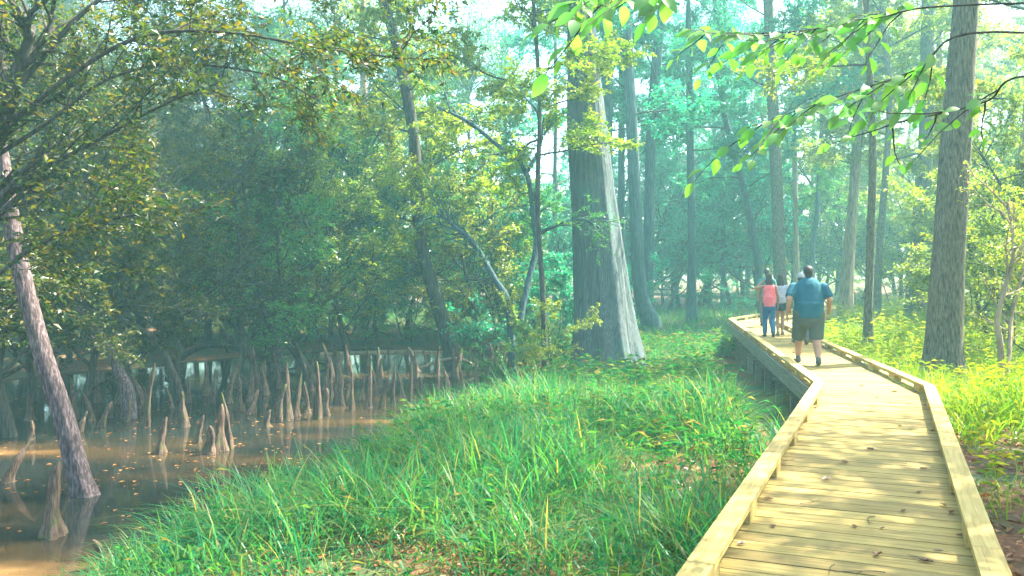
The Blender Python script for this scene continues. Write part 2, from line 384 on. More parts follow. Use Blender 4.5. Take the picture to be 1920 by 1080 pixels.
def box_geo(g, c, ax, ay, sx, sy, z0, z1):
    P = [c + ax * (i * sx / 2) + ay * (j * sy / 2) for i, j in ((-1, -1), (1, -1), (1, 1), (-1, 1))]
    V = [(p[0], p[1], z0) for p in P] + [(p[0], p[1], z1) for p in P]
    g.add(V, [[0, 3, 2, 1], [4, 5, 6, 7], [0, 1, 5, 4], [1, 2, 6, 5], [2, 3, 7, 6], [3, 0, 4, 7]])
DW = 2 * HALF - .02
full_plank = board_mesh('plank', [np.array(p) for p in ((-DW / 2, -.088), (DW / 2, -.088), (DW / 2, .088), (-DW / 2, .088))], -.038, 0, M['deck'])
nplank = 0
for s, (a, b) in enumerate(zip(PATH[:-1], PATH[1:])):
    d = dirs[s]; nrm = -leftn(d); Ls = np.linalg.norm(b - a)
    p0, n0 = mitre(s); p1, n1 = mitre(s + 1)
    k = int((Ls + 3) / PITCH_B); 
    for i in range(-8, k):
        c = a + d * (i + .5) * PITCH_B
        hw = DW / 2 if s < 2 else DW / 2
        poly = [c - nrm * 1.4 - d * .09, c + nrm * 1.4 - d * .09, c + nrm * 1.4 + d * .09, c - nrm * 1.4 + d * .09]
        poly = clip_poly(poly, a - nrm * hw, nrm); poly = clip_poly(poly, a + nrm * hw, -nrm)
        nfull = len(poly)
        area0 = .18 * DW
        poly = clip_poly(poly, p0 + d * .003 * 0 + n0 * .003, n0) if poly else poly
        poly = clip_poly(poly, p1 - n1 * .003, -n1) if poly else poly
        if len(poly) < 3: continue
        pl = np.array(poly); area = .5 * abs(np.dot(pl[:, 0], np.roll(pl[:, 1], 1)) - np.dot(pl[:, 1], np.roll(pl[:, 0], 1)))
        if area < .004: continue
        rz = math.atan2(nrm[1], nrm[0])
        if s < 2:
            jz = random.uniform(-.0015, .0015) ; jr = random.uniform(-.0012, .0012)
            if area > area0 * .995:
                link('plank', full_plank, bw, (c[0], c[1], jz), (random.uniform(-.004, .004), random.uniform(-.001, .001), rz + jr))
            else:
                loc = [np.array([(q - c) @ nrm, (q - c) @ (leftn(nrm))]) for q in poly]
                link('plank', board_mesh('cut_plank', loc, -.038, 0, M['deck']), bw, (c[0], c[1], jz), (0, 0, rz))
            nplank += 1
        else:
            n = len(pl); V = np.concatenate([np.c_[pl, np.full(n, -.038)], np.c_[pl, np.full(n, random.uniform(-.004, .004))]])
            kk = np.arange(n); far.add(V, np.stack([kk, (kk + 1) % n, n + (kk + 1) % n, n + kk], -1), np.array([[n, n + j, n + j + 1] for j in range(1, n - 1)]))
o = link('distant_planks', far.mesh('distant_planks', M['deck'], False), bw); o['kind'] = 'stuff'
def offset_pt(i, off):
    """path vertex i pushed sideways (left positive) along its mitre"""
    p, n = mitre(i); l = leftn(n); c = l @ leftn(dirs[min(i, len(dirs) - 1)])
    return p + l * (off / c)
def beam(name, a, b, wid, z0, z1, m, na=None, nb=None, jz=0):
    """board lying along a-b with optional mitred ends (normals na, nb)"""
    d = unit(b - a); l = leftn(d); L_ = np.linalg.norm(b - a); mid = (a + b) / 2
    poly = [a - d * .4 - l * wid / 2, b + d * .4 - l * wid / 2, b + d * .4 + l * wid / 2, a - d * .4 + l * wid / 2]
    poly = clip_poly(poly, a, na if na is not None else d); poly = clip_poly(poly, b, -(nb if nb is not None else d))
    loc = [np.array([(q - mid) @ d, (q - mid) @ l]) for q in poly]
    return link(name, board_mesh(name, loc, z0, z1, m, .005), bw, (mid[0], mid[1], jz), (0, 0, math.atan2(d[1], d[0])))
for side in (1, -1):
    for s in range(5):
        a, b = offset_pt(s, side * (HALF - .07)), offset_pt(s + 1, side * (HALF - .07))
        ao, bo = offset_pt(s, side * (HALF + .022)), offset_pt(s + 1, side * (HALF + .022))
        d = unit(b - a); Ls = np.linalg.norm(b - a); na, nb = mitre(s)[1], mitre(s + 1)[1]
        step = 3.05 if s < 3 else 4.9
        cuts = [0.0]; first = {1: 1.35, -1: 2.2}[side]
        x = first
        while x < Ls - .8: cuts.append(x); x += step
        cuts.append(Ls)
        for i in range(len(cuts) - 1):
            g = .004
            beam('kerb_rail', a + d * (cuts[i] + (g if i else .002)), a + d * (cuts[i + 1] - (g if i < len(cuts) - 2 else .002)), .142, .092, .131, M['kerb'],
                 na if i == 0 else None, nb if i == len(cuts) - 2 else None, random.uniform(-.003, .003))
        if s < 3:
            x = .35
            while x < Ls - .2:
                c = a + d * x; l = leftn(d) * (-side)
                beam('kerb_block', c - d * .16 + l * .012, c + d * .16 + l * .012, .118, .004, .089, M['kerb']); x += 1.42
        # rim joist outside the deck and a beam end under it
        Lo = np.linalg.norm(bo - ao); x = 0
        beam('rim_joist', ao, bo, .04, -.262, -.006, M['frame_wood'], na, nb)
for s in range(4):
    a, b = PATH[s], PATH[s + 1]; d = dirs[s]; l = leftn(d); Ls = np.linalg.norm(b - a)
    x = 1.0 if s else 2.2
    while x < Ls - .4:
        c = a + d * x
        g = thing_p = None
        beam('cross_beam', c - l * (HALF - .01), c + l * (HALF - .01), .045, -.46, -.268, M['frame_wood'])
        for sg in (1, -1):
            q = c + l * sg * (HALF - .16) + d * .1
            zb = gz(q[0], q[1]) - .3
            o = link('post', board_mesh('post', [np.array(p) for p in ((-.07, -.07), (.07, -.07), (.07, .07), (-.07, .07))], 0, 1, M['frame_wood']), bw, (q[0], q[1], zb), (0, 0, math.atan2(d[1], d[0])), (1, 1, -.046 - zb))
        x += 2.1 if s < 2 else 3.2

# ------------------------------------------------------------------ trees
def limb_paths(rng, start, dirv, length, n=7, curl=.25, wob=.12):
    P = [np.array(start, float)]; d = np.array(dirv, float); st = length / (n - 1)
    for i in range(n - 1):
        d = norm(d + rng.normal(0, wob, 3) + np.array([0, 0, curl]) / n); P.append(P[-1] + d * st)
    return np.array(P)
def path_at(P, t):
    i = min(int(t * (len(P) - 1)), len(P) - 2); f = t * (len(P) - 1) - i
    return P[i] * (1 - f) + P[i + 1] * f, norm(P[i + 1] - P[i])
def perp_dir(rng, d, ang, flat=.5):
    v = rng.normal(0, 1, 3); v[2] *= flat; v = v - d * np.dot(v, d); v = norm(v)
    return norm(d * math.cos(ang) + v * math.sin(ang))
def twig_leaves(rng, tw, n, size, out, flatn=.45, spread=.75):
    for k in range(n):
        p, d = path_at(tw, (k + rng.random()) / n)
        sd = norm(np.cross(d, [0, 0, 1.0]) * (1 if k % 2 else -1) + rng.normal(0, .35, 3))
        out[0].append(p + rng.normal(0, .02, 3)); out[1].append(norm(d * (1 - spread) + sd * spread + rng.normal(0, .2, 3) + [0, 0, -.12]))
        out[2].append(np.array([0, 0, 1.0]) + rng.normal(0, flatn, 3)); out[3].append(size * rng.uniform(.6, 1.25))
def sub_branches(rng, g, out, P, r0, length, lv, cnt, leaf, nleaf, flat=.4, ang=(.5, 1.0), t0=.25, curl=.1, flatn=.45):
    """branches off P; last level carries the leaves"""
    for k in range(cnt[0]):
        t = t0 + (1 - t0) * (k + rng.random()) / cnt[0]
        p, d = path_at(P, min(t, .99)); nd = perp_dir(rng, d, rng.uniform(*ang), flat)
        ln = length * rng.uniform(.6, 1.2) * (1.15 - .5 * t)
        Q = limb_paths(rng, p, nd, ln, 5 if lv == 0 else 4, curl, .16)
        rr = r0 * (.5 if lv == 0 else .55)
        g.add(*tube(Q, np.linspace(rr, rr * .3, len(Q)), 5 if lv == 0 else 3, cap=False))
        if lv == 0: sub_branches(rng, g, out, Q, rr, length * .42, 1, cnt[1:], leaf, nleaf, flat, ang, .12, curl, flatn)
        else: twig_leaves(rng, Q, nleaf, leaf, out, flatn)

def make_small_tree(name, seed, H, spread, r0, nl, cnt, leaf, nleaf, bark, leafm, stems=1, lean=.1, start=.2, flat=.4, elev=(.2, .9), wr=.5, detail=False):
    rng = np.random.default_rng(seed); root = thing(name)
    out = [[], [], [], []]; tg = Geo(); limbs = []
    for st in range(stems):
        az = rng.uniform(0, 6.28); base = np.array([math.cos(az), math.sin(az), 0]) * (.12 if stems > 1 else 0)
        base[2] = -.25
        P = limb_paths(rng, base, norm(np.array([math.cos(az) * (lean + .25 * (stems > 1)), math.sin(az) * (lean + .25 * (stems > 1)), 1.0])), H * .95, 11, .2, .11)
        r = r0 * (1 if stems == 1 else .75) * np.linspace(1, .25, len(P)); r[0] *= 1.5
        PP = curve_pts(np.c_[P, r], 34); tg.add(*tube(PP[:, :3], PP[:, 3], 9, ridge=.15, seed=seed + st))
        n = nl // stems
        for i in range(n):
            t = start + (.97 - start) * (i + rng.random() * .6) / n
            p, d = path_at(P, t); a = az + i * 2.4 + rng.uniform(-.4, .4); e = rng.uniform(*elev)
            nd = np.array([math.cos(a) * math.cos(e), math.sin(a) * math.cos(e), math.sin(e)])
            ln = spread * rng.uniform(.7, 1.15) * (1 - .45 * max(0, t - .4))
            Q = limb_paths(rng, p, nd, ln, 8, .25, .15); g = Geo(); rr = r0 * (.48 - .25 * t)
            QQ = curve_pts(np.c_[Q, np.linspace(rr, rr * .22, len(Q))], 18); g.add(*tube(QQ[:, :3], QQ[:, 3], 6, cap=False))
            sub_branches(rng, g, out, Q, rr, ln * .5, 0, cnt, leaf, nleaf, flat)
            limbs.append(g)
    link('trunk', tg.mesh('trunk', M[bark]), root)
    for g in limbs: link('limb', g.mesh('limb', M[bark]), root)
    lg = Geo().add(*leaves_geo(*[np.array(x) for x in out], wr=wr, detail=detail))
    o = link('leaves', lg.mesh('leaves', M[leafm], False), root); o['kind'] = 'stuff'
    return root, len(out[0])

def retint(root, leafm):
    """give a copied tree leaves of another plant (own mesh data)"""
    for ch in root.children:
        if ch.name.startswith('leaves'):
            key = (ch.data.name.split('@')[0], leafm)
            if key not in _lm:
                me = ch.data.copy(); me.materials.clear(); me.materials.append(M[leafm]); _lm[key] = me
            ch.data = _lm[key]
_lm = {}

protos = []
spec = [  # H spread r nl cnt leaf nleaf stems
    (5.2, 2.7, .07, 11, (8, 7), .105, 15, 1, .15),
    (4.4, 2.5, .055, 12, (8, 7), .100, 14, 2, .2),
    (6.4, 2.9, .085, 13, (8, 7), .110, 15, 1, .1),
    (3.0, 1.7, .035, 10, (7, 6), .095, 15, 2, .05),
    (7.5, 3.0, .10, 15, (8, 7), .115, 15, 1, .08),
]
for i, (H, sp, r0, nl, cnt, lf, nlf, st, le) in enumerate(spec):
    root, nlv = make_small_tree('understory_tree', 40 + i, H, sp, r0, nl, cnt, lf, nlf, 'bark_dark', 'leaf_green', st, le, start=.14 if i != 3 else .05)
    protos.append(root)
    print('proto', i, nlv)
used = [False] * len(protos)
UNDER = []
def put_small(kind, x, y, sc, leafm, rz=None, zone='', name='understory_tree'):
    if not used[kind]: o = protos[kind]; used[kind] = True
    else: o = copy_tree(protos[kind])
    o.location = (x, y, max(gz(x, y), WATER_Z - .1)); o.rotation_euler = (0, 0, random.uniform(0, 6.28) if rz is None else rz)
    o.scale = (sc, sc, sc * random.uniform(.92, 1.1)); retint(o, leafm); o.name = name
    o['category'] = 'tree'; o['zone'] = zone; UNDER.append(o); return o
# keep the first, untinted leaf mesh available for every copy
random.seed(21)
def px_at(px, Y): return (px - 960) / F * Y
# left of the swamp: dark thicket leaning over the water
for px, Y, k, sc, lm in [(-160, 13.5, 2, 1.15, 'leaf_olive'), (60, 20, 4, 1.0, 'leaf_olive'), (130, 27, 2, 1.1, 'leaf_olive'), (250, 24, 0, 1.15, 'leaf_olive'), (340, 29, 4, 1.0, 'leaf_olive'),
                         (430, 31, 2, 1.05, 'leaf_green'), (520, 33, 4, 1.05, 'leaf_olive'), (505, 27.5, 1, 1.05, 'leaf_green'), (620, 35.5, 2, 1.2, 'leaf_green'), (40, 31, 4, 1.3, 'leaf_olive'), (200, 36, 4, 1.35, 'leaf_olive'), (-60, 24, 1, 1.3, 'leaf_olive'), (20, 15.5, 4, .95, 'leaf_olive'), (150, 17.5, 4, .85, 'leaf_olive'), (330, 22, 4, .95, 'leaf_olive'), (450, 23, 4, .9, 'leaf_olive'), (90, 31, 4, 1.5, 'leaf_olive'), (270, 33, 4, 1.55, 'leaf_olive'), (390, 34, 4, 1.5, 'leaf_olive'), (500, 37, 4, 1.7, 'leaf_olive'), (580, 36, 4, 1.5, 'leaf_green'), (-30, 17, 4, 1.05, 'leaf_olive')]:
    put_small(k, px_at(px, Y), Y, sc, lm, zone='on the far bank of the swamp')
for px, Y, k, sc, lm in [(700, 37, 4, 1.15, 'leaf_yellow'), (760, 36, 2, 1.1, 'leaf_green'), (850, 37, 0, 1.25, 'leaf_green'), (930, 35, 1, 1.25, 'leaf_teal'), (1010, 34, 2, 1.0, 'leaf_teal'), (655, 27, 4, .95, 'leaf_yellow'), (905, 29.5, 4, .9, 'leaf_yellow'), (575, 24, 2, .9, 'leaf_green'), (960, 31, 2, 1.1, 'leaf_green'), (1020, 23.2, 3, .75, 'leaf_yellow'), (965, 22.4, 3, .6, 'leaf_green'), (985, 27.5, 3, 1.1, 'leaf_teal'), (1045, 30, 3, 1.25, 'leaf_teal'), (890, 40, 4, 1.2, 'leaf_green')]:
    put_small(k, px_at(px, Y), Y, sc, lm, zone='behind the swamp beside the great cypress')
for px, Y, k, sc, lm in [(1180, 39, 3, 1.2, 'leaf_teal'), (1250, 58, 0, 1.6, 'leaf_teal'), (1310, 62, 2, 1.7, 'leaf_teal'), (1370, 66, 4, 1.7, 'leaf_teal'), (1290, 70, 4, 1.9, 'leaf_teal'), (1200, 62, 4, 1.8, 'leaf_teal'), (1420, 68, 2, 1.9, 'leaf_teal'), (1350, 48, 3, .9, 'leaf_teal'), (1395, 76, 4, 2.1, 'leaf_green')]:
    put_small(k, px_at(px, Y), Y, sc, lm, zone='between the great cypress and the boardwalk')
for px, Y, k, sc, lm in [(1480, 66, 4, 1.4, 'leaf_green'), (1545, 72, 4, 1.5, 'leaf_yellow'), (1620, 66, 2, 1.7, 'leaf_yellow'), (1680, 58, 3, 1.5, 'leaf_yellow'), (1690, 72, 4, 1.8, 'leaf_yellow'), (1780, 58, 0, 1.8, 'leaf_yellow'), (1850, 42, 4, 1.1, 'leaf_yellow'), (1830, 30, 3, 1.25, 'leaf_yellow'), (1935, 33, 2, 1.1, 'leaf_yellow'), (1960, 24, 0, 1.0, 'leaf_yellow'), (1900, 60, 4, 1.5, 'leaf_yellow'), (1855, 27, 2, .95, 'leaf_yellow'), (1990, 22, 4, .8, 'leaf_yellow'), (1900, 36, 4, 1.1, 'leaf_yellow'), (1810, 38, 1, 1.3, 'leaf_yellow'), (1960, 18.5, 1, .8, 'leaf_yellow')]:
    put_small(k, px_at(px, Y), Y, sc, lm, zone='right of the boardwalk')

random.seed(99)
for i in range(13):
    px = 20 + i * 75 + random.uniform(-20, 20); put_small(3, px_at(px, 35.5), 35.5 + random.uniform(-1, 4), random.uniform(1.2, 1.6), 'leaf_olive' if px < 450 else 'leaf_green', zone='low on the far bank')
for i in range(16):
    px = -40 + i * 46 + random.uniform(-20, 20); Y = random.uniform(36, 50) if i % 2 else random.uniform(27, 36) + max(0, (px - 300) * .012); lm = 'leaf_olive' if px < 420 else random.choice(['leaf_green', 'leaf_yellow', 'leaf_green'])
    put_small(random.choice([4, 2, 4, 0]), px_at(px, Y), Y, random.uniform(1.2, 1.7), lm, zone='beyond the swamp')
for i in range(15):
    px = 780 + i * 46 + random.uniform(-20, 20); Y = random.uniform(56, 82); lm = 'leaf_teal' if px > 900 else 'leaf_green'
    put_small(random.choice([4, 2, 4, 1]), px_at(px, Y), Y, random.uniform(1.3, 2.1), lm, zone='behind the cypress')
for i in range(16):
    px = 1440 + i * 36 + random.uniform(-20, 20); Y = random.uniform(60, 88) if px < 1760 else random.uniform(32, 70); lm = random.choice(['leaf_green', 'leaf_yellow']) if px < 1640 else 'leaf_yellow'
    put_small(random.choice([4, 2, 4, 3]), px_at(px, Y), Y, random.uniform(1.2, 1.9), lm, zone='beyond the walkers')

for i, (x, y) in enumerate([(20, 14), (24, 21), (18, 25), (29, 30), (34, 40), (38, 24), (26, 8), (44, 50), (-24, 30), (-31, 24), (-34, 38), (-27, 44)]):
    put_small([4, 2, 4, 0][i % 4], x, y, 1.2 + .12 * (i % 5), 'leaf_yellow' if x > 0 else 'leaf_olive', zone='at the outer right edge' if x > 0 else 'at the outer left edge')

# crowns of the tall trees
def crown_mesh(seed, n_clump, leaf, per, leafm, rad=(3.4, 3.4, 3.2)):
    rng = np.random.default_rng(seed); P = []; D = []; N = []; S = []; g = Geo()
    for c in range(n_clump):
        v = norm(rng.normal(0, 1, 3)); rr = rng.uniform(.35, 1) ** .6; cen = v * rr * np.array(rad)
        b0 = np.array([0, 0, rng.uniform(-.95, .35) * rad[2]]); Q = limb_paths(rng, b0, norm(cen - b0 + rng.normal(0, .3, 3)), np.linalg.norm(cen - b0), 6, .1, .12)
        g.add(*tube(Q, np.linspace(.045, .008, 6), 4, cap=False)); cen = Q[-1]
        cr = rng.uniform(.8, 1.5)
        q = rng.normal(0, .42, (per, 3)) * cr * np.array([1.2, 1.2, .55]); P.append(cen + q)
        D.append(norm(q + rng.normal(0, .5, (per, 3)))); N.append(np.array([0, 0, 1]) + rng.normal(0, .55, (per, 3))); S.append(leaf * rng.uniform(.6, 1.3, per))
    P, D, N, S = map(np.concatenate, (P, D, N, S))
    return g, Geo().add(*leaves_geo(P, D, N, S, wr=.5))
CROWNS = {}
for i in range(4):
    bg_, lg_ = crown_mesh(100 + i, 70, .16, 120, 'leaf_green', (3.3, 3.3, 3.9))
    for lm in ('leaf_olive', 'leaf_green', 'leaf_teal', 'leaf_yellow'):
        CROWNS[i, lm] = lg_.mesh('crown', M[lm], False) if lm == 'leaf_olive' else CROWNS[i, 'leaf_olive'].copy()
        CROWNS[i, lm].materials[0] = M[lm]
    CROWNS[i, 'b'] = bg_.mesh('crown_limbs', M['bark_dark'])

LIMBS = []
for i in range(5):
    rgl = np.random.default_rng(300 + i); Q = limb_paths(rgl, (0, 0, 0), (1, 0, .3), 2.6, 8, .1, .14); g = Geo().add(*tube(Q, np.linspace(.035, .008, 8), 6, cap=False)); out = [[], [], [], []]
    sub_branches(rgl, g, out, Q, .022, 1.3, 0, (10, 9), .13, 17, t0=.10)
    lme = Geo().add(*leaves_geo(*[np.array(x) for x in out])).mesh('leaves', M['leaf_olive'], False); d = {'b': g.mesh('limb', M['bark_dark'])}
    for lm in ('leaf_olive', 'leaf_green', 'leaf_teal', 'leaf_yellow'):
        d[lm] = lme if lm == 'leaf_olive' else lme.copy(); d[lm].materials[0] = M[lm]
    LIMBS.append(d)
TALL = []
def tall_tree(name, pts, Y, H, bark, leafm, label, base_flare=1.5, crown=True, csc=1.0, sides=22, ridge=.1, ckind=0, low=0, lsc=1.0, lmin=.16, dY=0.0, bend=(0, 0)):
    """pts: (px, py, width px) from the base up; the trunk goes on above the picture to height H"""
    P = [];
    for i, (px, py, wd) in enumerate(pts):
        p = at_y(px, py, Y + dY * i); P.append((p.x, p.y, p.z, wd * (Y + dY * i) / F / 2))
    P = np.array(P); bx, by = P[0][:2]
    zb = gz(bx, by)
    zb = max(zb, -1.7)
    if P[0][2] > zb + .15: P = np.concatenate([[[bx - (P[1][0] - bx) * .03, by, zb - .25, P[0][3]]], P])
    else: P[0][2] = min(P[0][2], zb - .2)
    top = P[-1]; dz = P[-1] - P[-2]; sl = dz[:2] / max(dz[2], .1) * .6
    if H > top[2] + 1:
        k = np.linspace(0, 1, 5)[1:, None]
        hh = (H - top[2]) * k
        ext = np.concatenate([top[:2] + sl * hh + np.array(bend) * k ** 2, top[2] + hh, top[3] * (1 - .72 * k)], 1); P = np.concatenate([P, ext])
    n = int(np.clip((P[-1][2] - P[0][2]) / .28, 24, 90)); C = curve_pts(P, n)
    zz = C[:, 2] - zb; fl = 1 + (base_flare - 1) * np.exp(-np.maximum(zz, 0) / .45)
    root = thing(name, (bx, by, zb)); o0 = np.array([bx, by, zb])
    g = Geo().add(*tube(C[:, :3] - o0, np.maximum(C[:, 3], .012) * fl, sides, ridge=ridge, ridge_n=9, seed=len(TALL) * 1.7))
    link('trunk', g.mesh('trunk', M[bark]), root)
    if crown:
        tp = C[-1, :3] - o0
        c = csc
        link('crown_limbs', CROWNS[ckind % 4, 'b'], root, tp + np.array([0, 0, 1.0 * c]), (0, 0, len(TALL)), (c, c, c))
        o = link('crown', CROWNS[ckind % 4, leafm], root, tp + np.array([0, 0, 1.0 * c]), (0, 0, len(TALL)), (c, c, c)); o['kind'] = 'stuff'
    rg = np.random.default_rng(900 + len(TALL))
    for k in range(low):                                         # leafy side limbs below the crown
        zt = zb + (lmin + (.97 - lmin) * (k + rg.random()) / low) * (C[-1, 2] - zb); i = int(np.argmin(abs(C[:, 2] - zt))); p = C[i, :3] - o0
        dd = LIMBS[rg.integers(5)]; sc_ = rg.uniform(.75, 1.25) * lsc; ro = (rg.uniform(-.3, .3), rg.uniform(-.35, .25), k * 2.4 + rg.uniform(-.5, .5))
        lb = link('limb', dd['b'], root, p, ro, (sc_, sc_, sc_)); o = link('leaves', dd[leafm], lb); o['kind'] = 'stuff'
    tag(root, label, 'tree'); TALL.append(root); return root

# the great bald cypress with a fluted buttress
def cypress():
    Y = 26.0
    prof = [(1140, 715, 150), (1138, 690, 140), (1134, 640, 122), (1130, 580, 108), (1122, 480, 93), (1112, 380, 84), (1101, 250, 74), (1094, 120, 58), (1088, 0, 48), (1080, -220, 40), (1074, -520, 26)]
    P = np.array([(*at_y(px, py, Y), wd * Y / F / 2) for px, py, wd in prof]); C = curve_pts(P, 120)
    bx, by = C[0][0], C[0][1]; zb = -1.25; root = thing('bald_cypress', (bx, by, zb))
    sides = 120; th = np.linspace(0, 2 * math.pi, sides, endpoint=False)
    zz = C[:, 2] - zb; k = np.exp(-np.maximum(zz, 0) / 2.3)[:, None]
    fl = 1 + k * (.10 * np.cos(5 * th + .6) + .07 * np.cos(8 * th + 2) + .05 * np.cos(11 * th)) [None, :] * .9
    q = np.stack([np.cos(th)[None, :] * 9 + 0 * zz[:, None], np.sin(th)[None, :] * 9 + 0 * zz[:, None], .5 * zz[:, None] + 0 * th[None, :]], -1)
    fl = fl * (1 + .05 * fbm(q, 3) + .05 * fbm(q * np.array([.3, .3, .8]) + 5, 2))
    g = Geo().add(*tube(C[:, :3] - np.array([bx, by, zb]), C[:, 3], sides, flute=fl))
    link('trunk', g.mesh('trunk', M['bark_cypress']), root)
    tp = C[-1, :3] - np.array([bx, by, zb])
    for i, (dx, dy, dz, c) in enumerate([(0, 0, 1, 1.3), (2.4, -1, -1.8, .9), (-2.6, 1, -2.2, 1.0)]):
        link('crown_limbs', CROWNS[i, 'b'], root, tp + np.array([dx, dy, dz]), (0, 0, i), (c, c, c))
        o = link('crown', CROWNS[i, 'leaf_teal'], root, tp + np.array([dx, dy, dz]), (0, 0, i), (c, c, c)); o['kind'] = 'stuff'
    tag(root, 'massive bald cypress with wide fluted base at the edge of the swamp', 'tree')
cypress()

tall_tree('leaning_tree', [(165, 945, 46), (150, 900, 40), (118, 780, 36), (85, 680, 33), (52, 560, 31), (25, 440, 29), (5, 310, 26), (-25, 150, 24)], 11.4, 9.5, 'bark_pink', 'leaf_olive',
          'pinkish trunk leaning out of the water to the left, nearest the water edge', 1.3, csc=.8, ckind=1, ridge=.13)
tall_tree('broadleaf_tree', [(1768, 716, 78), (1770, 650, 62), (1776, 520, 58), (1788, 340, 54), (1800, 160, 49), (1812, 0, 45)], 16.8, 17, 'bark_grey', 'leaf_yellow',
          'thick grey barked tree standing just beyond the boardwalk bend', 1.35, csc=1.0, ckind=2, sides=40, ridge=.07, low=1)
specs = [
 ('swamp_tree', [(852, 690, 40), (845, 650, 31), (818, 560, 27), (795, 480, 24), (783, 400, 22), (775, 250, 21), (745, 90, 19), (718, 0, 18)], 28, 13, 'bark_dark', 'leaf_yellow', 'slender trunk bending left over the knees at the far water edge'),
 ('broadleaf_tree', [(1137, 560, 22), (1139, 300, 20), (1137, 0, 18)], 40, 20, 'bark_blue', 'leaf_teal', 'straight dim trunk rising right behind the great cypress'),
 ('broadleaf_tree', [(1222, 610, 34), (1200, 540, 26), (1190, 350, 23), (1180, 150, 21), (1172, 0, 20)], 36, 20, 'bark_blue', 'leaf_teal', 'tall straight trunk right of the great cypress with bare side limbs'),
 ('broadleaf_tree', [(1214, 600, 24), (1216, 480, 20), (1221, 250, 19), (1236, 60, 18), (1245, 0, 17)], 41, 19, 'bark_blue', 'leaf_teal', 'tall trunk curving right at its top, paired with the straight one'),
 ('broadleaf_tree', [(1163, 590, 17), (1165, 350, 13), (1166, 80, 12)], 47, 17, 'bark_blue', 'leaf_teal', 'thin pale trunk in the gap beside the great cypress'),
 ('broadleaf_tree', [(1297, 600, 18), (1297, 480, 14), (1294, 250, 13), (1291, 60, 11)], 44, 18, 'bark_blue', 'leaf_teal', 'thin upright trunk standing alone over the far grass'),
 ('broadleaf_tree', [(1466, 585, 27), (1462, 500, 23), (1456, 330, 22), (1447, 150, 19), (1440, 0, 18)], 41, 21, 'bark_grey', 'leaf_teal', 'straight tall trunk rising directly behind the walkers'),
 ('broadleaf_tree', [(1428, 575, 15), (1418, 470, 13), (1396, 360, 12), (1366, 250, 11), (1345, 130, 9)], 46, 14, 'bark_blue', 'leaf_teal', 'thin trunk leaning left above the woman in coral'),
 ('broadleaf_tree', [(1494, 560, 12), (1492, 430, 10), (1489, 240, 9)], 58, 17, 'bark_tan', 'leaf_green', 'thin tan trunk seen between the walkers'),
 ('broadleaf_tree', [(1522, 560, 11), (1524, 460, 10), (1532, 400, 9), (1540, 250, 8)], 56, 15, 'bark_blue', 'leaf_green', 'slim dark trunk above the head of the man in blue'),
 ('broadleaf_tree', [(1582, 585, 24), (1588, 500, 21), (1599, 380, 18), (1606, 250, 16), (1612, 60, 13)], 46, 18, 'bark_tan', 'leaf_yellow', 'tan trunk at the end of the visible boardwalk'),
 ('broadleaf_tree', [(1594, 583, 12), (1597, 480, 10), (1608, 330, 9), (1625, 160, 8)], 48, 16, 'bark_tan', 'leaf_yellow', 'thin tan stem hugging the thicker tan trunk'),
 ('broadleaf_tree', [(1627, 662, 22), (1628, 590, 16), (1632, 450, 15), (1636, 300, 14), (1632, 160, 12), (1624, 0, 11)], 25, 14, 'bark_grey', 'leaf_yellow', 'slim grey tree growing close beside the right kerb rail'),
 ('broadleaf_tree', [(1643, 600, 16), (1648, 480, 13), (1660, 330, 12), (1668, 180, 11), (1655, 40, 10)], 38, 16, 'bark_grey', 'leaf_yellow', 'thin swaying trunk just behind the slim grey tree'),
 ('broadleaf_tree', [(1714, 606, 36), (1716, 520, 29), (1726, 400, 27), (1737, 230, 25), (1740, 30, 23)], 40, 21, 'bark_grey', 'leaf_yellow', 'stout straight trunk in the sunlit grass left of the thick tree'),
 ('broadleaf_tree', [(1742, 600, 24), (1748, 500, 19), (1756, 350, 16), (1760, 150, 13)], 44, 17, 'bark_tan', 'leaf_yellow', 'reddish tan trunk half hidden by the thick grey tree'),
 ('broadleaf_tree', [(1890, 620, 20), (1896, 520, 16), (1908, 400, 14), (1918, 280, 13), (1935, 100, 11)], 24, 13, 'bark_tan', 'leaf_yellow', 'slim tan tree leaning out at the right among yellow leaves'),
 ('swamp_tree', [(240, 745, 26), (225, 700, 20), (190, 630, 17), (150, 590, 15), (95, 530, 13), (30, 480, 11)], 17.5, 5.5, 'bark_pink', 'leaf_olive', 'crooked thin trunk arching left over the far water'),
 ('swamp_tree', [(1022, 705, 12), (1018, 560, 10), (1008, 380, 9), (1012, 200, 8), (1000, 0, 7)], 23.5, 12.5, 'bark_dark', 'leaf_yellow', 'slim stem with leafy yellow limbs close to the left side of the cypress'),
 ('swamp_tree', [(685, 600, 20), (684, 400, 16), (682, 200, 14)], 41, 19, 'bark_tan', 'leaf_yellow', 'pale straight trunk deep in the yellow thicket'),
 ('swamp_tree', [(520, 690, 22), (512, 620, 16), (482, 560, 14), (440, 470, 12), (425, 400, 11), (400, 300, 9)], 26, 8, 'bark_pink', 'leaf_olive', 'bent slender tree with bare forks over the dark bank'),
]
px_of = lambda pts: pts[0][0]
for i, (nm, pts, Y, H, bk, lm, lb) in enumerate(specs):
    tall_tree(nm, pts, Y, H, bk, lm, lb, 1.35, csc=.72 if H > 12 else .5, ckind=i, low=(24 if 'bending left over the knees' in lb else 16 if 'left side of the cypress' in lb else 4 if 'right kerb rail' in lb else 10) if H > 12 else 3, lsc=1.3 if Y > 35 else .95, lmin=.2 if px_of(pts) < 900 else .42, ridge=.09, sides=16)

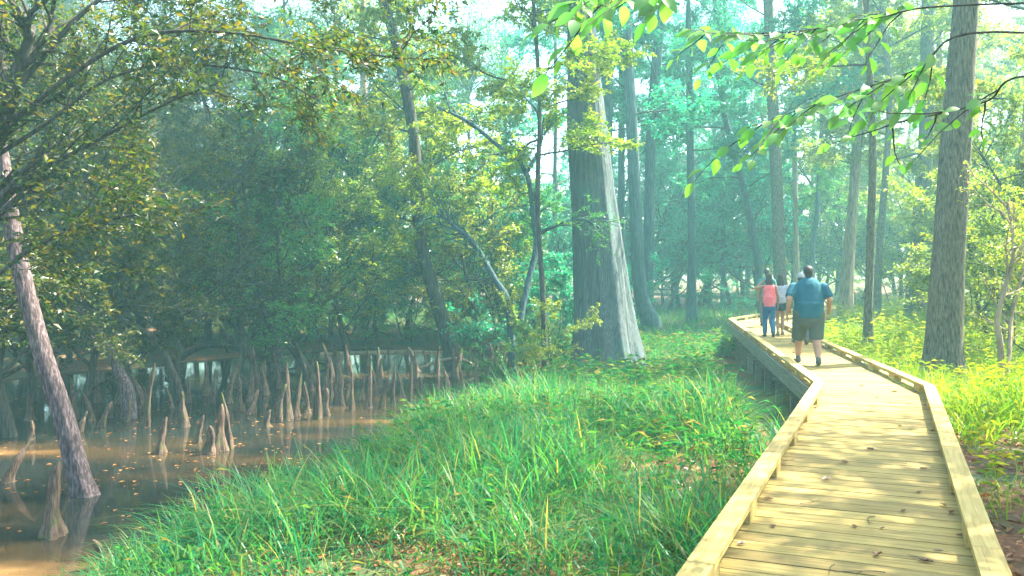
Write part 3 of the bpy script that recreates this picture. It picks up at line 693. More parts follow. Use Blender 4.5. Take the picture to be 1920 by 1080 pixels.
SHADE = []  # unseen trees added outside the frame to shade the near deck and left side
for i, (x, y, H, lm) in enumerate([(9.8, 9.6, 9, 'leaf_yellow'), (8.2, 5.0, 10, 'leaf_yellow'), (13.5, 8.5, 12, 'leaf_yellow'), (-7.5, 4.5, 9, 'leaf_olive'), (16.5, 13.5, 12, 'leaf_yellow'), (-13, 12, 10, 'leaf_olive')]):
    px = 960 + x / y * F; sg = 1.0
    o = tall_tree('broadleaf_tree', [(px, 515 + (CAM_H - gz(x, y)) / y * F, .42 * F / y), (px, 515 - .5 * F / y, .34 * F / y), (px, 515 - 3 * F / y, .28 * F / y)], y, H, 'bark_grey', lm, '', 1.3, ckind=i, low=6, sides=16, csc=.95)
    o['label'] = ['grey barked tree standing right of the deck near the bend', 'grey barked tree beside the near end of the deck on the right', 'grey barked tree behind the two nearest right hand trees', 'grey barked tree on the near left bank', 'grey barked tree in the yellow weeds at far right', 'grey barked tree standing in the left swamp'][i]
# far forest: background trees one can tell apart, then the mass behind them
random.seed(77); rg = np.random.default_rng(77)
FAR = []
fl = [(60, 52), (180, 60), (300, 55), (390, 66), (480, 58), (590, 70), (650, 52), (720, 62), (800, 74), (880, 60), (960, 70), (1040, 56), (1110, 72), (1260, 66), (1330, 74), (1400, 84), (1520, 88), (1570, 80), (1650, 70), (1700, 84), (1800, 66), (1870, 76), (1940, 60), (1270, 84), (1355, 60), (560, 48), (120, 44), (-60, 50), (1990, 50)]
for i, (px, Y) in enumerate(fl):
    wd = random.uniform(.22, .5) * F / Y; ln = random.uniform(-25, 25)
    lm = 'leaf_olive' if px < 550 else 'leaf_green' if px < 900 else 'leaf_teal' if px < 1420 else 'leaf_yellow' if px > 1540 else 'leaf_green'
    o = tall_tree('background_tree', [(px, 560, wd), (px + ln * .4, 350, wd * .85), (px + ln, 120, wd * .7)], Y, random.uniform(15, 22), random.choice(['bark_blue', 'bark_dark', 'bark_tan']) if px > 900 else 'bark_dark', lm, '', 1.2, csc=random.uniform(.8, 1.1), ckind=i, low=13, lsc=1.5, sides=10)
    o['group'] = 'slender trees in the background forest'; FAR.append(o)
ordinal_labels([o for o in FAR if proj(o.location)[0] < 900], '{} of the slender background trees beyond the swamp')
ordinal_labels([o for o in FAR if proj(o.location)[0] >= 900], '{} of the slender background trees behind cypress and boardwalk')
for z in ('at the outer right edge', 'at the outer left edge', 'low on the far bank', 'beyond the swamp', 'behind the cypress', 'beyond the walkers', 'on the far bank of the swamp', 'behind the swamp beside the great cypress', 'between the great cypress and the boardwalk', 'right of the boardwalk'):
    zs = [o for o in UNDER if o['zone'] == z]
    for o in zs: o['group'] = 'leafy understory trees ' + z
    ordinal_labels(zs, '{} of the leafy understory trees ' + z)

def treeline():
    rg = np.random.default_rng(8); A = {'leaf_green': [[], [], [], []], 'leaf_yellow': [[], [], [], []]}
    for i in range(1500):
        a = rg.uniform(-.9, .9); Y = rg.uniform(88, 125); x = math.tan(a * .75) * Y * 1.05
        topz = 11 + 9 * vnoise(np.array([[x * .09, Y * .03, 1.0]]))[0]
        z = rg.uniform(0, 1) ** .8 * max(4, topz); n = 46
        q = rg.normal(0, 1, (n, 3)) * np.array([1.3, 1.3, .8]); B = A['leaf_yellow' if x / Y > .33 + rg.normal(0, .05) else 'leaf_green']
        B[0].append(np.array([x, Y, z]) + q); B[1].append(norm(q + rg.normal(0, .6, (n, 3)))); B[2].append(np.array([0, -.3, 1]) + rg.normal(0, .6, (n, 3))); B[3].append(rg.uniform(.25, .6, n))
    for lm, lb in (('leaf_green', 'pale mass of distant woodland foliage closing off the forest'), ('leaf_yellow', 'yellow green mass of distant woodland beyond the boardwalk on the right')):
        o = link('distant_woods', Geo().add(*leaves_geo(*map(np.concatenate, A[lm]), wr=.6)).mesh('distant_woods', M[lm], False)); tag(o, lb, kind='stuff')
treeline()

# ------------------------------------------------------------------ grass, understory leaves, litter
def blades(P, L, W, az, lean, segs=4, seed=0):
    rg = np.random.default_rng(seed); n = len(P)
    dx = np.stack([np.cos(az), np.sin(az), 0 * az], -1); sx = np.stack([-np.sin(az), np.cos(az), 0 * az], -1)
    t = np.linspace(0, 1, segs + 1); V = []
    for k in t:
        out = dx * (L * (lean * k + .35 * lean * k * k * 2))[:, None]; z = L * (k - .55 * lean * k * k * 1.2)
        c = P + out + np.stack([0 * z, 0 * z, z], -1); wd = W * (1 - k) ** .7 * (.6 + .8 * min(k * 3, 1)) / 1.4 + .0006
        tw = sx
        V += [c - tw * wd[:, None], c + tw * wd[:, None]]
    V = np.stack(V, 1); m = 2 * (segs + 1); b = np.arange(n)[:, None] * m
    q = np.concatenate([b + [2 * k, 2 * k + 1, 2 * k + 3, 2 * k + 2] for k in range(segs)])
    return V.reshape(-1, 3), q, None
def scatter(rg, n, xr, yr, cond):
    X = rg.uniform(*xr, n); Y = rg.uniform(*yr, n); k = cond(X, Y); return X[k], Y[k]
def left_of_path(X, Y): return X < path_x(Y)
rg = np.random.default_rng(31)
def grass_patch(name, label, m, regions, seed):
    g = Geo(); rg = np.random.default_rng(seed)
    for (n, xr, yr, cond, L, W, segs, clump) in regions:
        X, Y = scatter(rg, n, xr, yr, cond)
        # several blades from one tuft
        k = clump; X = np.repeat(X, k) + rg.normal(0, .05, len(X) * k); Y = np.repeat(Y, k) + rg.normal(0, .05, len(Y) * k)
        den = vnoise(np.stack([X * .6, Y * .6, 0 * X + seed], -1)); keep = rg.random(len(X)) < .72 + .75 * den
        keep &= (path_dist(X, Y) > HALF + .03) & ~((path_dist(X, Y) < HALF + .75 + .3 * den) & (X < path_x(Y)) & (Y > 11.2) & (Y < 28)) & ~((np.hypot(X - 2.7, Y - 25) < 2.2))
        X, Y, den = X[keep], Y[keep], den[keep]
        Z = ground_z(X, Y) - .02; n2 = len(X)
        den2 = vnoise(np.stack([X * 1.7, Y * 1.7, 0 * X + seed + 9], -1)); Ln = rg.uniform(L[0], L[1], n2) * np.clip(1 + .5 * den + .55 * den2, .3, 2) * np.clip(.4 + .4 * shore_sd(X, Y), .4, 1)
        g.add(*blades(np.stack([X, Y, Z], -1), Ln, rg.uniform(W[0], W[1], n2), rg.uniform(0, 6.28, n2), rg.uniform(.15, 1.0, n2), segs, seed))
    print(name, sum(len(v) for v in g.v))
    tag(link(name, g.mesh(name, M[m], False)), label, kind='stuff')
land = lambda X, Y: shore_sd(X, Y) > .05
grass_patch('bank_grass', 'lush green grass covering the bank between swamp and boardwalk', 'grass_green', [
    (9500, (-5, 4), (2.5, 9), lambda X, Y: land(X, Y) & left_of_path(X, Y), (.22, .68), (.004, .011), 5, 4),
    (13000, (-4, 7), (9, 17), lambda X, Y: land(X, Y) & left_of_path(X, Y), (.28, .8), (.006, .014), 4, 4),
    (16000, (-2, 11), (17, 32), lambda X, Y: land(X, Y) & left_of_path(X, Y), (.25, .55), (.007, .013), 2, 4),
    (9000, (-14, 16), (32, 62), land, (.3, .7), (.012, .022), 2, 4)], 3)
grass_patch('wild_grass', 'sunlit yellow green wild grass right of the boardwalk', 'grass_yellow', [
    (1800, (1, 8), (3, 10), lambda X, Y: ~left_of_path(X, Y) & (vnoise(np.stack([X * .8, Y * .8, 0 * X], -1)) > -.1), (.15, .4), (.004, .009), 4, 4),
    (14000, (4, 14), (10, 20), lambda X, Y: ~left_of_path(X, Y), (.25, .65), (.006, .012), 3, 4),
    (13000, (6, 26), (20, 45), lambda X, Y: ~left_of_path(X, Y), (.3, .75), (.009, .017), 2, 4),
    (6000, (10, 50), (45, 80), lambda X, Y: ~left_of_path(X, Y), (.4, .8), (.015, .03), 2, 3)], 5)
def weeds(name, label, m, regions, seed):
    """upright stems carrying alternate lance shaped leaves"""
    rg = np.random.default_rng(seed); P = []; D = []; N = []; S = []; g = Geo()
    for (n, xr, yr, cond, H, lf, nl) in regions:
        X, Y = scatter(rg, n, xr, yr, cond); k = (path_dist(X, Y) > HALF + .15) & ~((path_dist(X, Y) < HALF + .9) & (X < path_x(Y)) & (Y > 11.2) & (Y < 27)) & (np.hypot(X - 2.7, Y - 25) > 2.3); X, Y = X[k], Y[k]; Z = ground_z(X, Y)
        h = rg.uniform(*H, len(X)); az = rg.uniform(0, 6.28, len(X)); ln = rg.uniform(.05, .4, len(X))
        g.add(*blades(np.stack([X, Y, Z], -1), h, np.full(len(X), .004), az, ln, 2, seed))
        for j in range(nl):
            t = (.25 + .75 * (j + rg.random(len(X))) / nl); a = az + j * 2.5 + rg.normal(0, .5, len(X))
            out = h * (ln * t + .7 * ln * t * t)
            P.append(np.stack([X + np.cos(az) * out, Y + np.sin(az) * out, Z + h * (t - .66 * ln * t * t)], -1))
            D.append(np.stack([np.cos(a), np.sin(a), rg.uniform(-.2, .6, len(X))], -1)); N.append(np.array([0, 0, 1]) + rg.normal(0, .3, (len(X), 3))); S.append(lf * rg.uniform(.6, 1.3, len(X)))
    g.add(*leaves_geo(*map(np.concatenate, (P, D, N, S)), wr=.22, droop=.3))
    tag(link(name, g.mesh(name, M[m], False)), label, kind='stuff')
weeds('bank_weeds', 'leafy bright weeds growing through the bank grass', 'grass_green', [
    (350, (-4, 4), (3, 9), lambda X, Y: land(X, Y) & left_of_path(X, Y) & (shore_sd(X, Y) > .5), (.3, .6), .11, 7),
    (1100, (-3, 7), (9, 18), lambda X, Y: land(X, Y) & left_of_path(X, Y), (.35, .8), .13, 7),
    (2200, (-1, 11), (18, 32), lambda X, Y: land(X, Y) & left_of_path(X, Y), (.4, .9), .18, 7)], 12)
weeds('sunny_weeds', 'leafy yellow green weeds in the light right of the boardwalk', 'leaf_yellow', [
    (260, (2, 8), (4, 10), lambda X, Y: ~left_of_path(X, Y), (.2, .5), .12, 6),
    (1300, (4, 14), (10, 20), lambda X, Y: ~left_of_path(X, Y), (.35, .9), .115, 9),
    (3000, (7, 28), (20, 48), lambda X, Y: ~left_of_path(X, Y), (.4, 1.1), .17, 8)], 14)
def litter():
    rg = np.random.default_rng(9); X, Y = scatter(rg, 26000, (1, 12), (2.5, 22), lambda X, Y: (X > path_x(Y) + HALF + .05)); 
    X2, Y2 = scatter(rg, 5000, (-2, 5), (2.5, 10), lambda X, Y: land(X, Y) & (X < path_x(Y) - HALF - .05)); X = np.r_[X, X2]; Y = np.r_[Y, Y2]
    n = len(X); a = rg.uniform(0, 6.28, n)
    P = np.stack([X, Y, ground_z(X, Y) + rg.uniform(.015, .065, n)], -1)
    g = Geo().add(*leaves_geo(P, np.stack([np.cos(a), np.sin(a), rg.normal(0, .2, n)], -1), np.array([0, 0, 1]) + rg.normal(0, .35, (n, 3)), rg.uniform(.04, .11, n), wr=.55))
    tag(link('leaf_litter', g.mesh('leaf_litter', M['litter'], False)), 'brown dead leaf litter on the soil beside the boardwalk', kind='stuff')
litter()

def floating():
    rg = np.random.default_rng(19); X, Y = scatter(rg, 9000, (-22, 2), (5, 34), lambda X, Y: (shore_sd(X, Y) < -.1) & (vnoise(np.stack([X * .45, Y * .25, 0 * X + 4], -1)) + .5 * vnoise(np.stack([X * 2, Y * 2, 0 * X], -1)) > .12)); n = len(X); a = rg.uniform(0, 6.28, n)
    g = Geo().add(*leaves_geo(np.stack([X, Y, np.full(n, WATER_Z + .006)], -1), np.stack([np.cos(a), np.sin(a), 0 * a], -1), np.array([0, 0, 1]) + rg.normal(0, .06, (n, 3)), rg.uniform(.03, .10, n), wr=.6, droop=0))
    tag(link('floating_leaves', g.mesh('floating_leaves', M['litter'], False)), 'brown leaves and scraps floating on the swamp water', kind='stuff')
floating()

# ------------------------------------------------------------------ cypress knees
def knee_mesh(seed):
    rg = np.random.default_rng(seed); n = 22; sides = 14; t = 1 - (1 - np.linspace(0, 1, n)) ** 1.7
    bend = rg.normal(0, .13, 2); P = np.stack([bend[0] * t * t + .02 * np.sin(t * 5 + seed), bend[1] * t * t, t], -1)
    r = .085 * (1 - t) ** 2.6 + .074 * np.sqrt(np.maximum(1 - t ** 9, 0)) * (1 - .32 * t) * (1 + .18 * np.sin(t * 9 + seed)) + .003
    th = np.linspace(0, 2 * math.pi, sides, endpoint=False); k = (1 - t)[:, None]
    fl = 1 + .28 * k * np.cos(3 * th + seed)[None, :] + .15 * k * np.cos(5 * th + 2 * seed)[None, :] + .26 * fbm(np.stack([np.cos(th)[None, :] * 2 + 0 * k, np.sin(th)[None, :] * 2 + 0 * k, 5 * t[:, None] + 0 * th[None, :]], -1) + seed, 2)
    return Geo().add(*tube(P, r, sides, flute=fl)).mesh('cypress_knee', M['bark_knee'])
KM = [knee_mesh(i + 1) for i in range(8)]
random.seed(15)
def knee(px, py, hpx, wf=1.0):
    p = at_z(px, py, WATER_Z); h = hpx * p.y / F
    s = (h * .42 + .34) * wf * random.uniform(.85, 1.25)
    o = link('cypress_knee', random.choice(KM), None, (p.x, p.y, WATER_Z - .08), (random.uniform(-.1, .1), random.uniform(-.1, .1), random.uniform(0, 6)), (s, s, h * random.uniform(.65, 1) + .08))
    o['category'] = 'cypress knee'; return o
clusters = {
 '{} of the mossy cypress knees at the near left water edge': [(98, 1005, 190, .9), (14, 905, 110, 1), (130, 900, 90, .8), (205, 1060, 80, 1)],
 '{} of the tall cypress knees in the middle of the dark water': [(412, 845, 110, 1.1), (428, 840, 128, .8), (395, 850, 60, 1.2), (300, 850, 100, .8), (370, 830, 70, .9), (345, 800, 90, .9), (275, 800, 130, .6)],
 '{} of the cypress knees standing near the brown shoal': [(520, 790, 90, .8), (540, 785, 110, .6), (557, 780, 95, .8), (575, 775, 70, .9), (596, 785, 120, .6), (610, 778, 60, 1), (500, 800, 50, 1.2), (470, 775, 60, 1), (450, 770, 80, .9)],
 '{} of the slim cypress knees in the reflecting water': [(660, 770, 100, .6), (690, 765, 85, .7), (715, 765, 70, .8), (735, 760, 90, .6), (770, 770, 110, .55), (790, 755, 60, .8), (640, 760, 75, .8), (676, 750, 60, .9), (755, 745, 75, .7), (706, 745, 65, .7)],
 '{} of the short cypress knees before the great cypress': [(820, 745, 70, .7), (840, 735, 60, .8), (870, 740, 80, .6), (895, 730, 70, .7), (915, 725, 60, .8), (940, 728, 85, .5), (960, 720, 60, .8), (985, 715, 70, .6), (1010, 712, 50, .8), (1030, 708, 60, .7)],
 '{} of the small cypress knees along the far dark bank': [(560, 700, 50, .7), (585, 695, 45, .7), (625, 690, 55, .6), (655, 685, 50, .7), (690, 685, 45, .7), (730, 682, 50, .6), (765, 685, 45, .7), (800, 690, 50, .6), (880, 690, 45, .7), (920, 688, 50, .6), (955, 686, 42, .7)],
 '{} of the stubby cypress knees under the left thicket': [(190, 800, 60, .9), (240, 790, 50, 1), (320, 765, 60, .8), (355, 755, 55, .8), (400, 745, 60, .7), (430, 735, 50, .8), (150, 810, 50, .9), (60, 830, 60, .9)],
}
rk = random.Random(6)
for fmt, (xr, y0, sl, hr, n) in {'{} of the dark knees crowding the foot of the far left trees': ((30, 330), 790, -.13, (35, 75), 16),
        '{} of the dark blunt knees packed behind the tall ones': ((350, 640), 745, -.11, (40, 90), 20),
        '{} of the blunt knees massed along the back of the pool': ((600, 1000), 712, -.04, (35, 80), 22)}.items():
    clusters[fmt] = [(rk.uniform(*xr), 0, rk.uniform(*hr), rk.uniform(.7, 1.1)) for _ in range(n)]
    clusters[fmt] = [(a, y0 + sl * (a - xr[0]) + rk.uniform(-16, 22), h, w_) for a, _, h, w_ in clusters[fmt]]
for fmt, lst in clusters.items():
    ks = [knee(*k) for k in lst]
    for k in ks: k['group'] = 'cypress knees rising from the swamp water'
    ordinal_labels(ks, fmt)

# low bent limbs over the dark bank and a fallen bough in the water
def bough(name, pts, Y, r, bark, label, cat='branch'):
    P = np.array([(*at_y(px, py, Y + dy), r) for px, py, dy in pts]); P[:, 3] = np.linspace(r, r * .4, len(P)); C = curve_pts(P, 40)
    o0 = C[0, :3]; g = Geo().add(*tube(C[:, :3] - o0, C[:, 3], 9, ridge=.18, seed=r * 90))
    tag(link(name, g.mesh(name, M[bark]), None, o0), label, cat)
bough('dead_bough', [(760, 705, 0), (790, 690, .3), (820, 678, .4), (860, 672, .3), (900, 690, 0)], 26, .06, 'bark_tan', 'pale dead bough arching out of the water among the slim knees')
bough('dead_bough', [(310, 690, 0), (380, 650, .5), (450, 655, .8), (520, 690, .6), (570, 690, .3)], 25.5, .09, 'bark_dark', 'dark crooked bough lying low under the left thicket')
bough('dead_bough', [(430, 640, 0), (480, 665, .4), (540, 690, .4), (600, 680, .2), (640, 700, 0)], 27, .07, 'bark_dark', 'dark dead bough drooping into the water at the far bank')
bough('dead_bough', [(905, 720, 0), (935, 690, .2), (950, 655, .3), (965, 600, .3)], 25, .045, 'bark_tan', 'bare pale stick rising from the bank left of the cypress')
bough('fallen_log', [(600, 668, 0), (680, 664, .6), (760, 660, .9), (830, 662, .9)], 31.5, .14, 'bark_tan', 'sunlit tan log lying along the far water edge', 'log')

# twisted small trees in front of the far bank, open branched
def stem_tree(paths, Y, bark, leafm, label, leaf=.085, seed=0, name='swamp_shrub', cnt=(9, 6), nl=11):
    p0 = at_y(paths[0][0][0], paths[0][0][1], Y); zb = max(gz(p0.x, p0.y), WATER_Z - .2); root = thing(name, (p0.x, p0.y, zb)); o0 = np.array([p0.x, p0.y, zb])
    rg = np.random.default_rng(seed); out = [[], [], [], []]
    for j, pts in enumerate(paths):
        P = np.array([(*at_y(px, py, Y + (.25 * i * (1 if j % 2 else -1) if j else 0)), wd * Y / F / 2) for i, (px, py, wd) in enumerate(pts)])
        if j == 0: P[0][2] = min(P[0][2], zb - .1)
        C = curve_pts(P, 30); g = Geo().add(*tube(C[:, :3] - o0, C[:, 3], 9, ridge=.15, seed=seed + j))
        sub_branches(rg, g, out, C[:, :3] - o0, C[:, 3].mean(), 1.3, 0, cnt, leaf, nl, t0=.25 if j else .45)
        link('trunk' if j == 0 else 'limb', g.mesh('trunk' if j == 0 else 'limb', M[bark]), root)
    o = link('leaves', Geo().add(*leaves_geo(*[np.array(x) for x in out])).mesh('leaves', M[leafm], False), root); o['kind'] = 'stuff'
    tag(root, label, 'tree'); return root
stem_tree([[(960, 640, 16), (955, 580, 14), (925, 520, 12), (890, 460, 10), (860, 430, 7), (820, 400, 5)], [(975, 600, 14), (990, 530, 12), (1006, 460, 12), (1000, 400, 11), (985, 320, 10), (930, 270, 8), (880, 230, 7), (820, 200, 5)],
           [(1006, 440, 8), (1040, 425, 6), (1090, 412, 5), (1130, 430, 4)], [(985, 330, 6), (1010, 280, 5), (1020, 220, 4)]], 24.0, 'bark_blue', 'leaf_green', 'crooked dark small tree arching left in front of the great cypress', seed=71)
stem_tree([[(600, 700, 22), (540, 640, 15), (505, 600, 12), (480, 550, 10), (462, 500, 9), (452, 440, 8)], [(462, 470, 8), (463, 400, 7), (458, 330, 6), (500, 280, 5), (470, 240, 4)], [(458, 330, 5), (420, 290, 4), (400, 260, 3)], [(520, 610, 8), (560, 540, 6), (610, 470, 5), (650, 420, 4)]],
          24.5, 'bark_dark', 'leaf_olive', 'forked dark small tree with bare twigs over the far bank', seed=72)
stem_tree([[(350, 720, 20), (300, 650, 15), (230, 600, 13), (160, 540, 10), (100, 470, 8)], [(230, 600, 9), (260, 500, 8), (330, 420, 7), (420, 350, 6), (470, 300, 4)], [(300, 640, 8), (380, 560, 6), (450, 500, 5)]],
          20, 'bark_dark', 'leaf_olive', 'sprawling dark tree spreading its limbs above the left water', seed=73)
stem_tree([[(-60, 1000, 50), (-70, 700, 36), (-40, 420, 30), (10, 200, 24), (60, 60, 18)], [(-40, 420, 12), (60, 330, 9), (170, 270, 7), (300, 200, 5), (420, 150, 4)], [(-10, 260, 12), (120, 150, 9), (260, 70, 7), (420, 60, 5), (600, 90, 4), (760, 110, 3)], [(20, 180, 12), (160, 20, 9), (300, -60, 7), (460, -80, 5), (700, -30, 3)],
           [(-50, 560, 10), (40, 480, 8), (140, 430, 6), (260, 400, 4)], [(-20, 300, 9), (90, 230, 8), (200, 150, 6), (330, 120, 5), (500, 140, 4), (600, 190, 3)]], 9.5, 'bark_dark', 'leaf_olive', 'near tree at the left edge whose dark boughs hang over the water', leaf=.085, seed=74, name='swamp_tree', cnt=(15, 9), nl=13)
stem_tree([[(1882, 730, 14), (1876, 650, 12), (1870, 600, 10), (1884, 540, 9), (1900, 470, 7), (1890, 380, 5)], [(1884, 720, 9), (1893, 660, 8), (1896, 600, 7), (1915, 520, 5), (1940, 450, 4)]], 15.5, 'bark_tan', 'leaf_yellow', 'twin stemmed sapling in the undergrowth at the far right', leaf=.07, seed=75, name='sapling')

# ------------------------------------------------------------------ overhanging near branches with large leaves
def big_leaf():
    n = 9; t = np.linspace(0, 1, n); wd = .27 * np.sin(np.pi * t ** .8) ** .85 * (1 - .15 * t); wd[0] = .012; wd[-1] = .002
    z = .05 - .16 * (t - .35) ** 2 * 1.5
    V = []
    for k in range(n): V += [(t[k], -wd[k], z[k] + wd[k] * .22), (t[k], 0, z[k]), (t[k], wd[k], z[k] + wd[k] * .22)]
    q = []
    for k in range(n - 1): b = 3 * k; q += [[b, b + 1, b + 4, b + 3], [b + 1, b + 2, b + 5, b + 4]]
    st = tube(np.array([(-.16, 0, .01), (-.08, 0, .012), (0, 0, z[0])]), [.008, .007, .006], 4, cap=False)
    return Geo().add(V, q).add(*st).mesh('leaf', M['leaf_big'], True)
BIGLEAF = big_leaf()
random.seed(3)
def near_branch(parent, o0, ctrl, n_side, leafsz, nl, seed, droop=-.25, side_len=.55):
    rg = np.random.default_rng(seed)
    P = curve_pts(np.array(ctrl, float), 30); g = Geo().add(*tube(P - o0, np.linspace(.008, .002, 30), 6, cap=False))
    tw = [P[12:]]
    for k in range(n_side):
        t = .35 + .62 * (k + .5) / n_side; p, d = path_at(P, t); sd = np.cross(d, [0, 0, 1]) * (1 if k % 2 else -1)
        nd = norm(d * .7 + sd * .8 + [0, 0, droop]); Q = limb_paths(rg, p, nd, side_len * rg.uniform(.6, 1.2), 6, droop * .6, .1)
        g.add(*tube(Q - o0, np.linspace(.006, .002, 6), 4, cap=False)); tw.append(Q)
    br = link('branch', g.mesh('branch', M['bark_dark']), parent)
    for Q in tw:
        m = nl if len(Q) < 10 else nl * 2
        for k in range(m):
            p, d = path_at(Q, min(.99, (k + .6) / m)); sd = np.cross(d, [0, 0, 1]) * (1 if k % 2 else -1)
            D = norm(d * .6 + sd * .8 + rg.normal(0, .2, 3) + np.array([0, 0, droop])); N = norm(np.array([0, -.75, .8]) + rg.normal(0, .4, 3))
            if k == m - 1: D = norm(d + [0, 0, droop])
            X = norm(np.cross(N, D)); N = np.cross(D, X); s = leafsz * rg.uniform(.7, 1.2)
            mt = Matrix(((D[0], X[0], N[0]), (D[1], X[1], N[1]), (D[2], X[2], N[2])))
            q = p + D * s * .16 - o0
            o = link('leaf', BIGLEAF, br, q, mt.to_euler(), (s, s, s))
bt = tag(thing('beech_sapling', (4.3, 4.6, gz(4.3, 4.6))), 'beech sapling stretching long leafy branches over the boardwalk from the right', 'sapling')
o0 = np.array(bt.location); o0c = o0
tp = curve_pts(np.array([(4.3, 4.6, o0[2] - .2), (4.32, 4.62, 1.2), (4.2, 4.7, 2.6), (4.25, 4.8, 3.6), (4.1, 4.9, 4.6)]), 24)
link('trunk', Geo().add(*tube(tp - o0, np.linspace(.055, .018, 24), 12, ridge=.06)).mesh('trunk', M['bark_grey']), bt)
def cpx(*pts): return [tuple(at_y(px, py, Y)) for px, py, Y in pts]
near_branch(bt, o0, [(4.2, 4.7, 2.75)] + cpx((1850, 60, 5.0), (1720, 130, 5.2), (1560, 185, 5.4), (1400, 240, 5.5)), 12, .115, 6, 61)
near_branch(bt, o0, [(4.22, 4.75, 3.1)] + cpx((1800, 10, 5.6), (1650, 30, 5.8), (1480, 60, 6.0), (1290, 60, 6.1)), 18, .13, 7, 62)
near_branch(bt, o0, [(4.25, 4.8, 3.5)] + cpx((1700, -150, 5.0), (1450, -110, 4.9), (1250, -50, 4.8), (1060, 10, 4.7)), 14, .135, 7, 63, -.3)
near_branch(bt, o0, [(4.3, 4.6, 2.5)] + cpx((1960, 140, 4.6), (1850, 190, 4.9), (1740, 218, 5.2), (1640, 235, 5.6)), 6, .10, 4, 64)

# ------------------------------------------------------------------ dry leaves and twigs on the deck
def fallen_meshes():
    L_ = []
    for s in range(4):
        rg = np.random.default_rng(s + 50); n = 7; t = np.linspace(0, 1, n); wd = .21 * np.sin(np.pi * t) ** .8 * rg.uniform(.7, 1.3); V = []
        curl = rg.uniform(.4, 1.0)
        for k in range(n):
            lob = 1 + .5 * math.sin(k * 2.6 + s)
            V += [(t[k], -wd[k] * lob, .03 + curl * wd[k] + .12 * abs(t[k] - .5)), (t[k], 0, .03 + .1 * abs(t[k] - .5)), (t[k], wd[k] * lob, .03 + curl * wd[k] * .7 + .1 * abs(t[k] - .5))]
        q = []
        for k in range(n - 1): b = 3 * k; q += [[b, b + 1, b + 4, b + 3], [b + 1, b + 2, b + 5, b + 4]]
        L_.append(Geo().add(V, q).add(*tube(np.array([(-.35, .03, .05), (-.15, .02, .03), (0, 0, .04)]), [.012, .01, .01], 4, cap=False)).mesh('fallen_leaf', M['fallen'], True))
    return L_
FLM = fallen_meshes()
def twig_mesh(seed):
    rg = np.random.default_rng(seed); g = Geo(); P = limb_paths(rg, (0, 0, .006), (1, 0, 0), 1, 7, 0, .22); P[:, 2] = .02; g.add(*tube(P, np.linspace(.012, .006, 7), 5))
    p, d = path_at(P, .5); Q = limb_paths(rg, p, norm(d + [0, .8, 0]), .4, 4, 0, .2); Q[:, 2] = .02; g.add(*tube(Q, np.linspace(.009, .004, 4), 4)); return g.mesh('fallen_twig', M['bark_dark'])
TWM = [twig_mesh(1), twig_mesh(2)]
zones = {'in the near foreground of the deck': [(1690, 960), (1640, 1045), (1660, 1075), (1770, 1035), (1720, 1050), (1750, 1055), (1810, 1005), (1600, 985), (1500, 945), (1650, 993), (1450, 985), (1565, 1060), (1400, 1020)],
         'on the middle of the deck': [(1720, 925), (1765, 945), (1640, 970), (1780, 965), (1560, 900), (1470, 920), (1590, 870), (1740, 880), (1700, 870), (1640, 845), (1690, 800), (1555, 755), (1430, 935)],
         'along the right kerb rail': [(1752, 790), (1745, 810), (1775, 850), (1790, 905), (1800, 930), (1760, 815), (1735, 760), (1830, 975)],
         'along the left kerb rail': [(1500, 790), (1530, 765), (1545, 735), (1480, 830), (1440, 880), (1460, 862), (1395, 950), (1360, 1000), (1340, 1010)],
         'at the bend of the boardwalk': [(1620, 724), (1665, 725), (1690, 755), (1640, 745), (1600, 738), (1640, 700), (1580, 705), (1670, 735), (1720, 735)],
         'on the stretch by the walkers': [(1465, 655), (1490, 662), (1455, 640), (1420, 612), (1400, 605), (1415, 600), (1480, 645), (1560, 668), (1430, 618), (1445, 650), (1500, 690), (1550, 695)]}
random.seed(8)
for zn, lst in zones.items():
    os_ = []; tw_ = []
    for k, (px, py) in enumerate(lst):
        p = at_z(px, py, .004); istw = k % 3 == 2
        s = random.uniform(.06, .10) if not istw else random.uniform(.12, .26)
        o = link('fallen_twig' if istw else 'fallen_leaf', random.choice(TWM if istw else FLM), None, (p.x, p.y, .005), (0, 0, random.uniform(0, 6.28)), (s, s, s))
        o['category'] = 'twig' if istw else 'leaf'; o['group'] = 'dry twigs fallen on the boardwalk' if istw else 'dry leaves fallen on the boardwalk'
        (tw_ if istw else os_).append(o)
    ordinal_labels(os_, '{} of the curled brown leaves ' + zn); ordinal_labels(tw_, '{} of the dry twigs ' + zn)

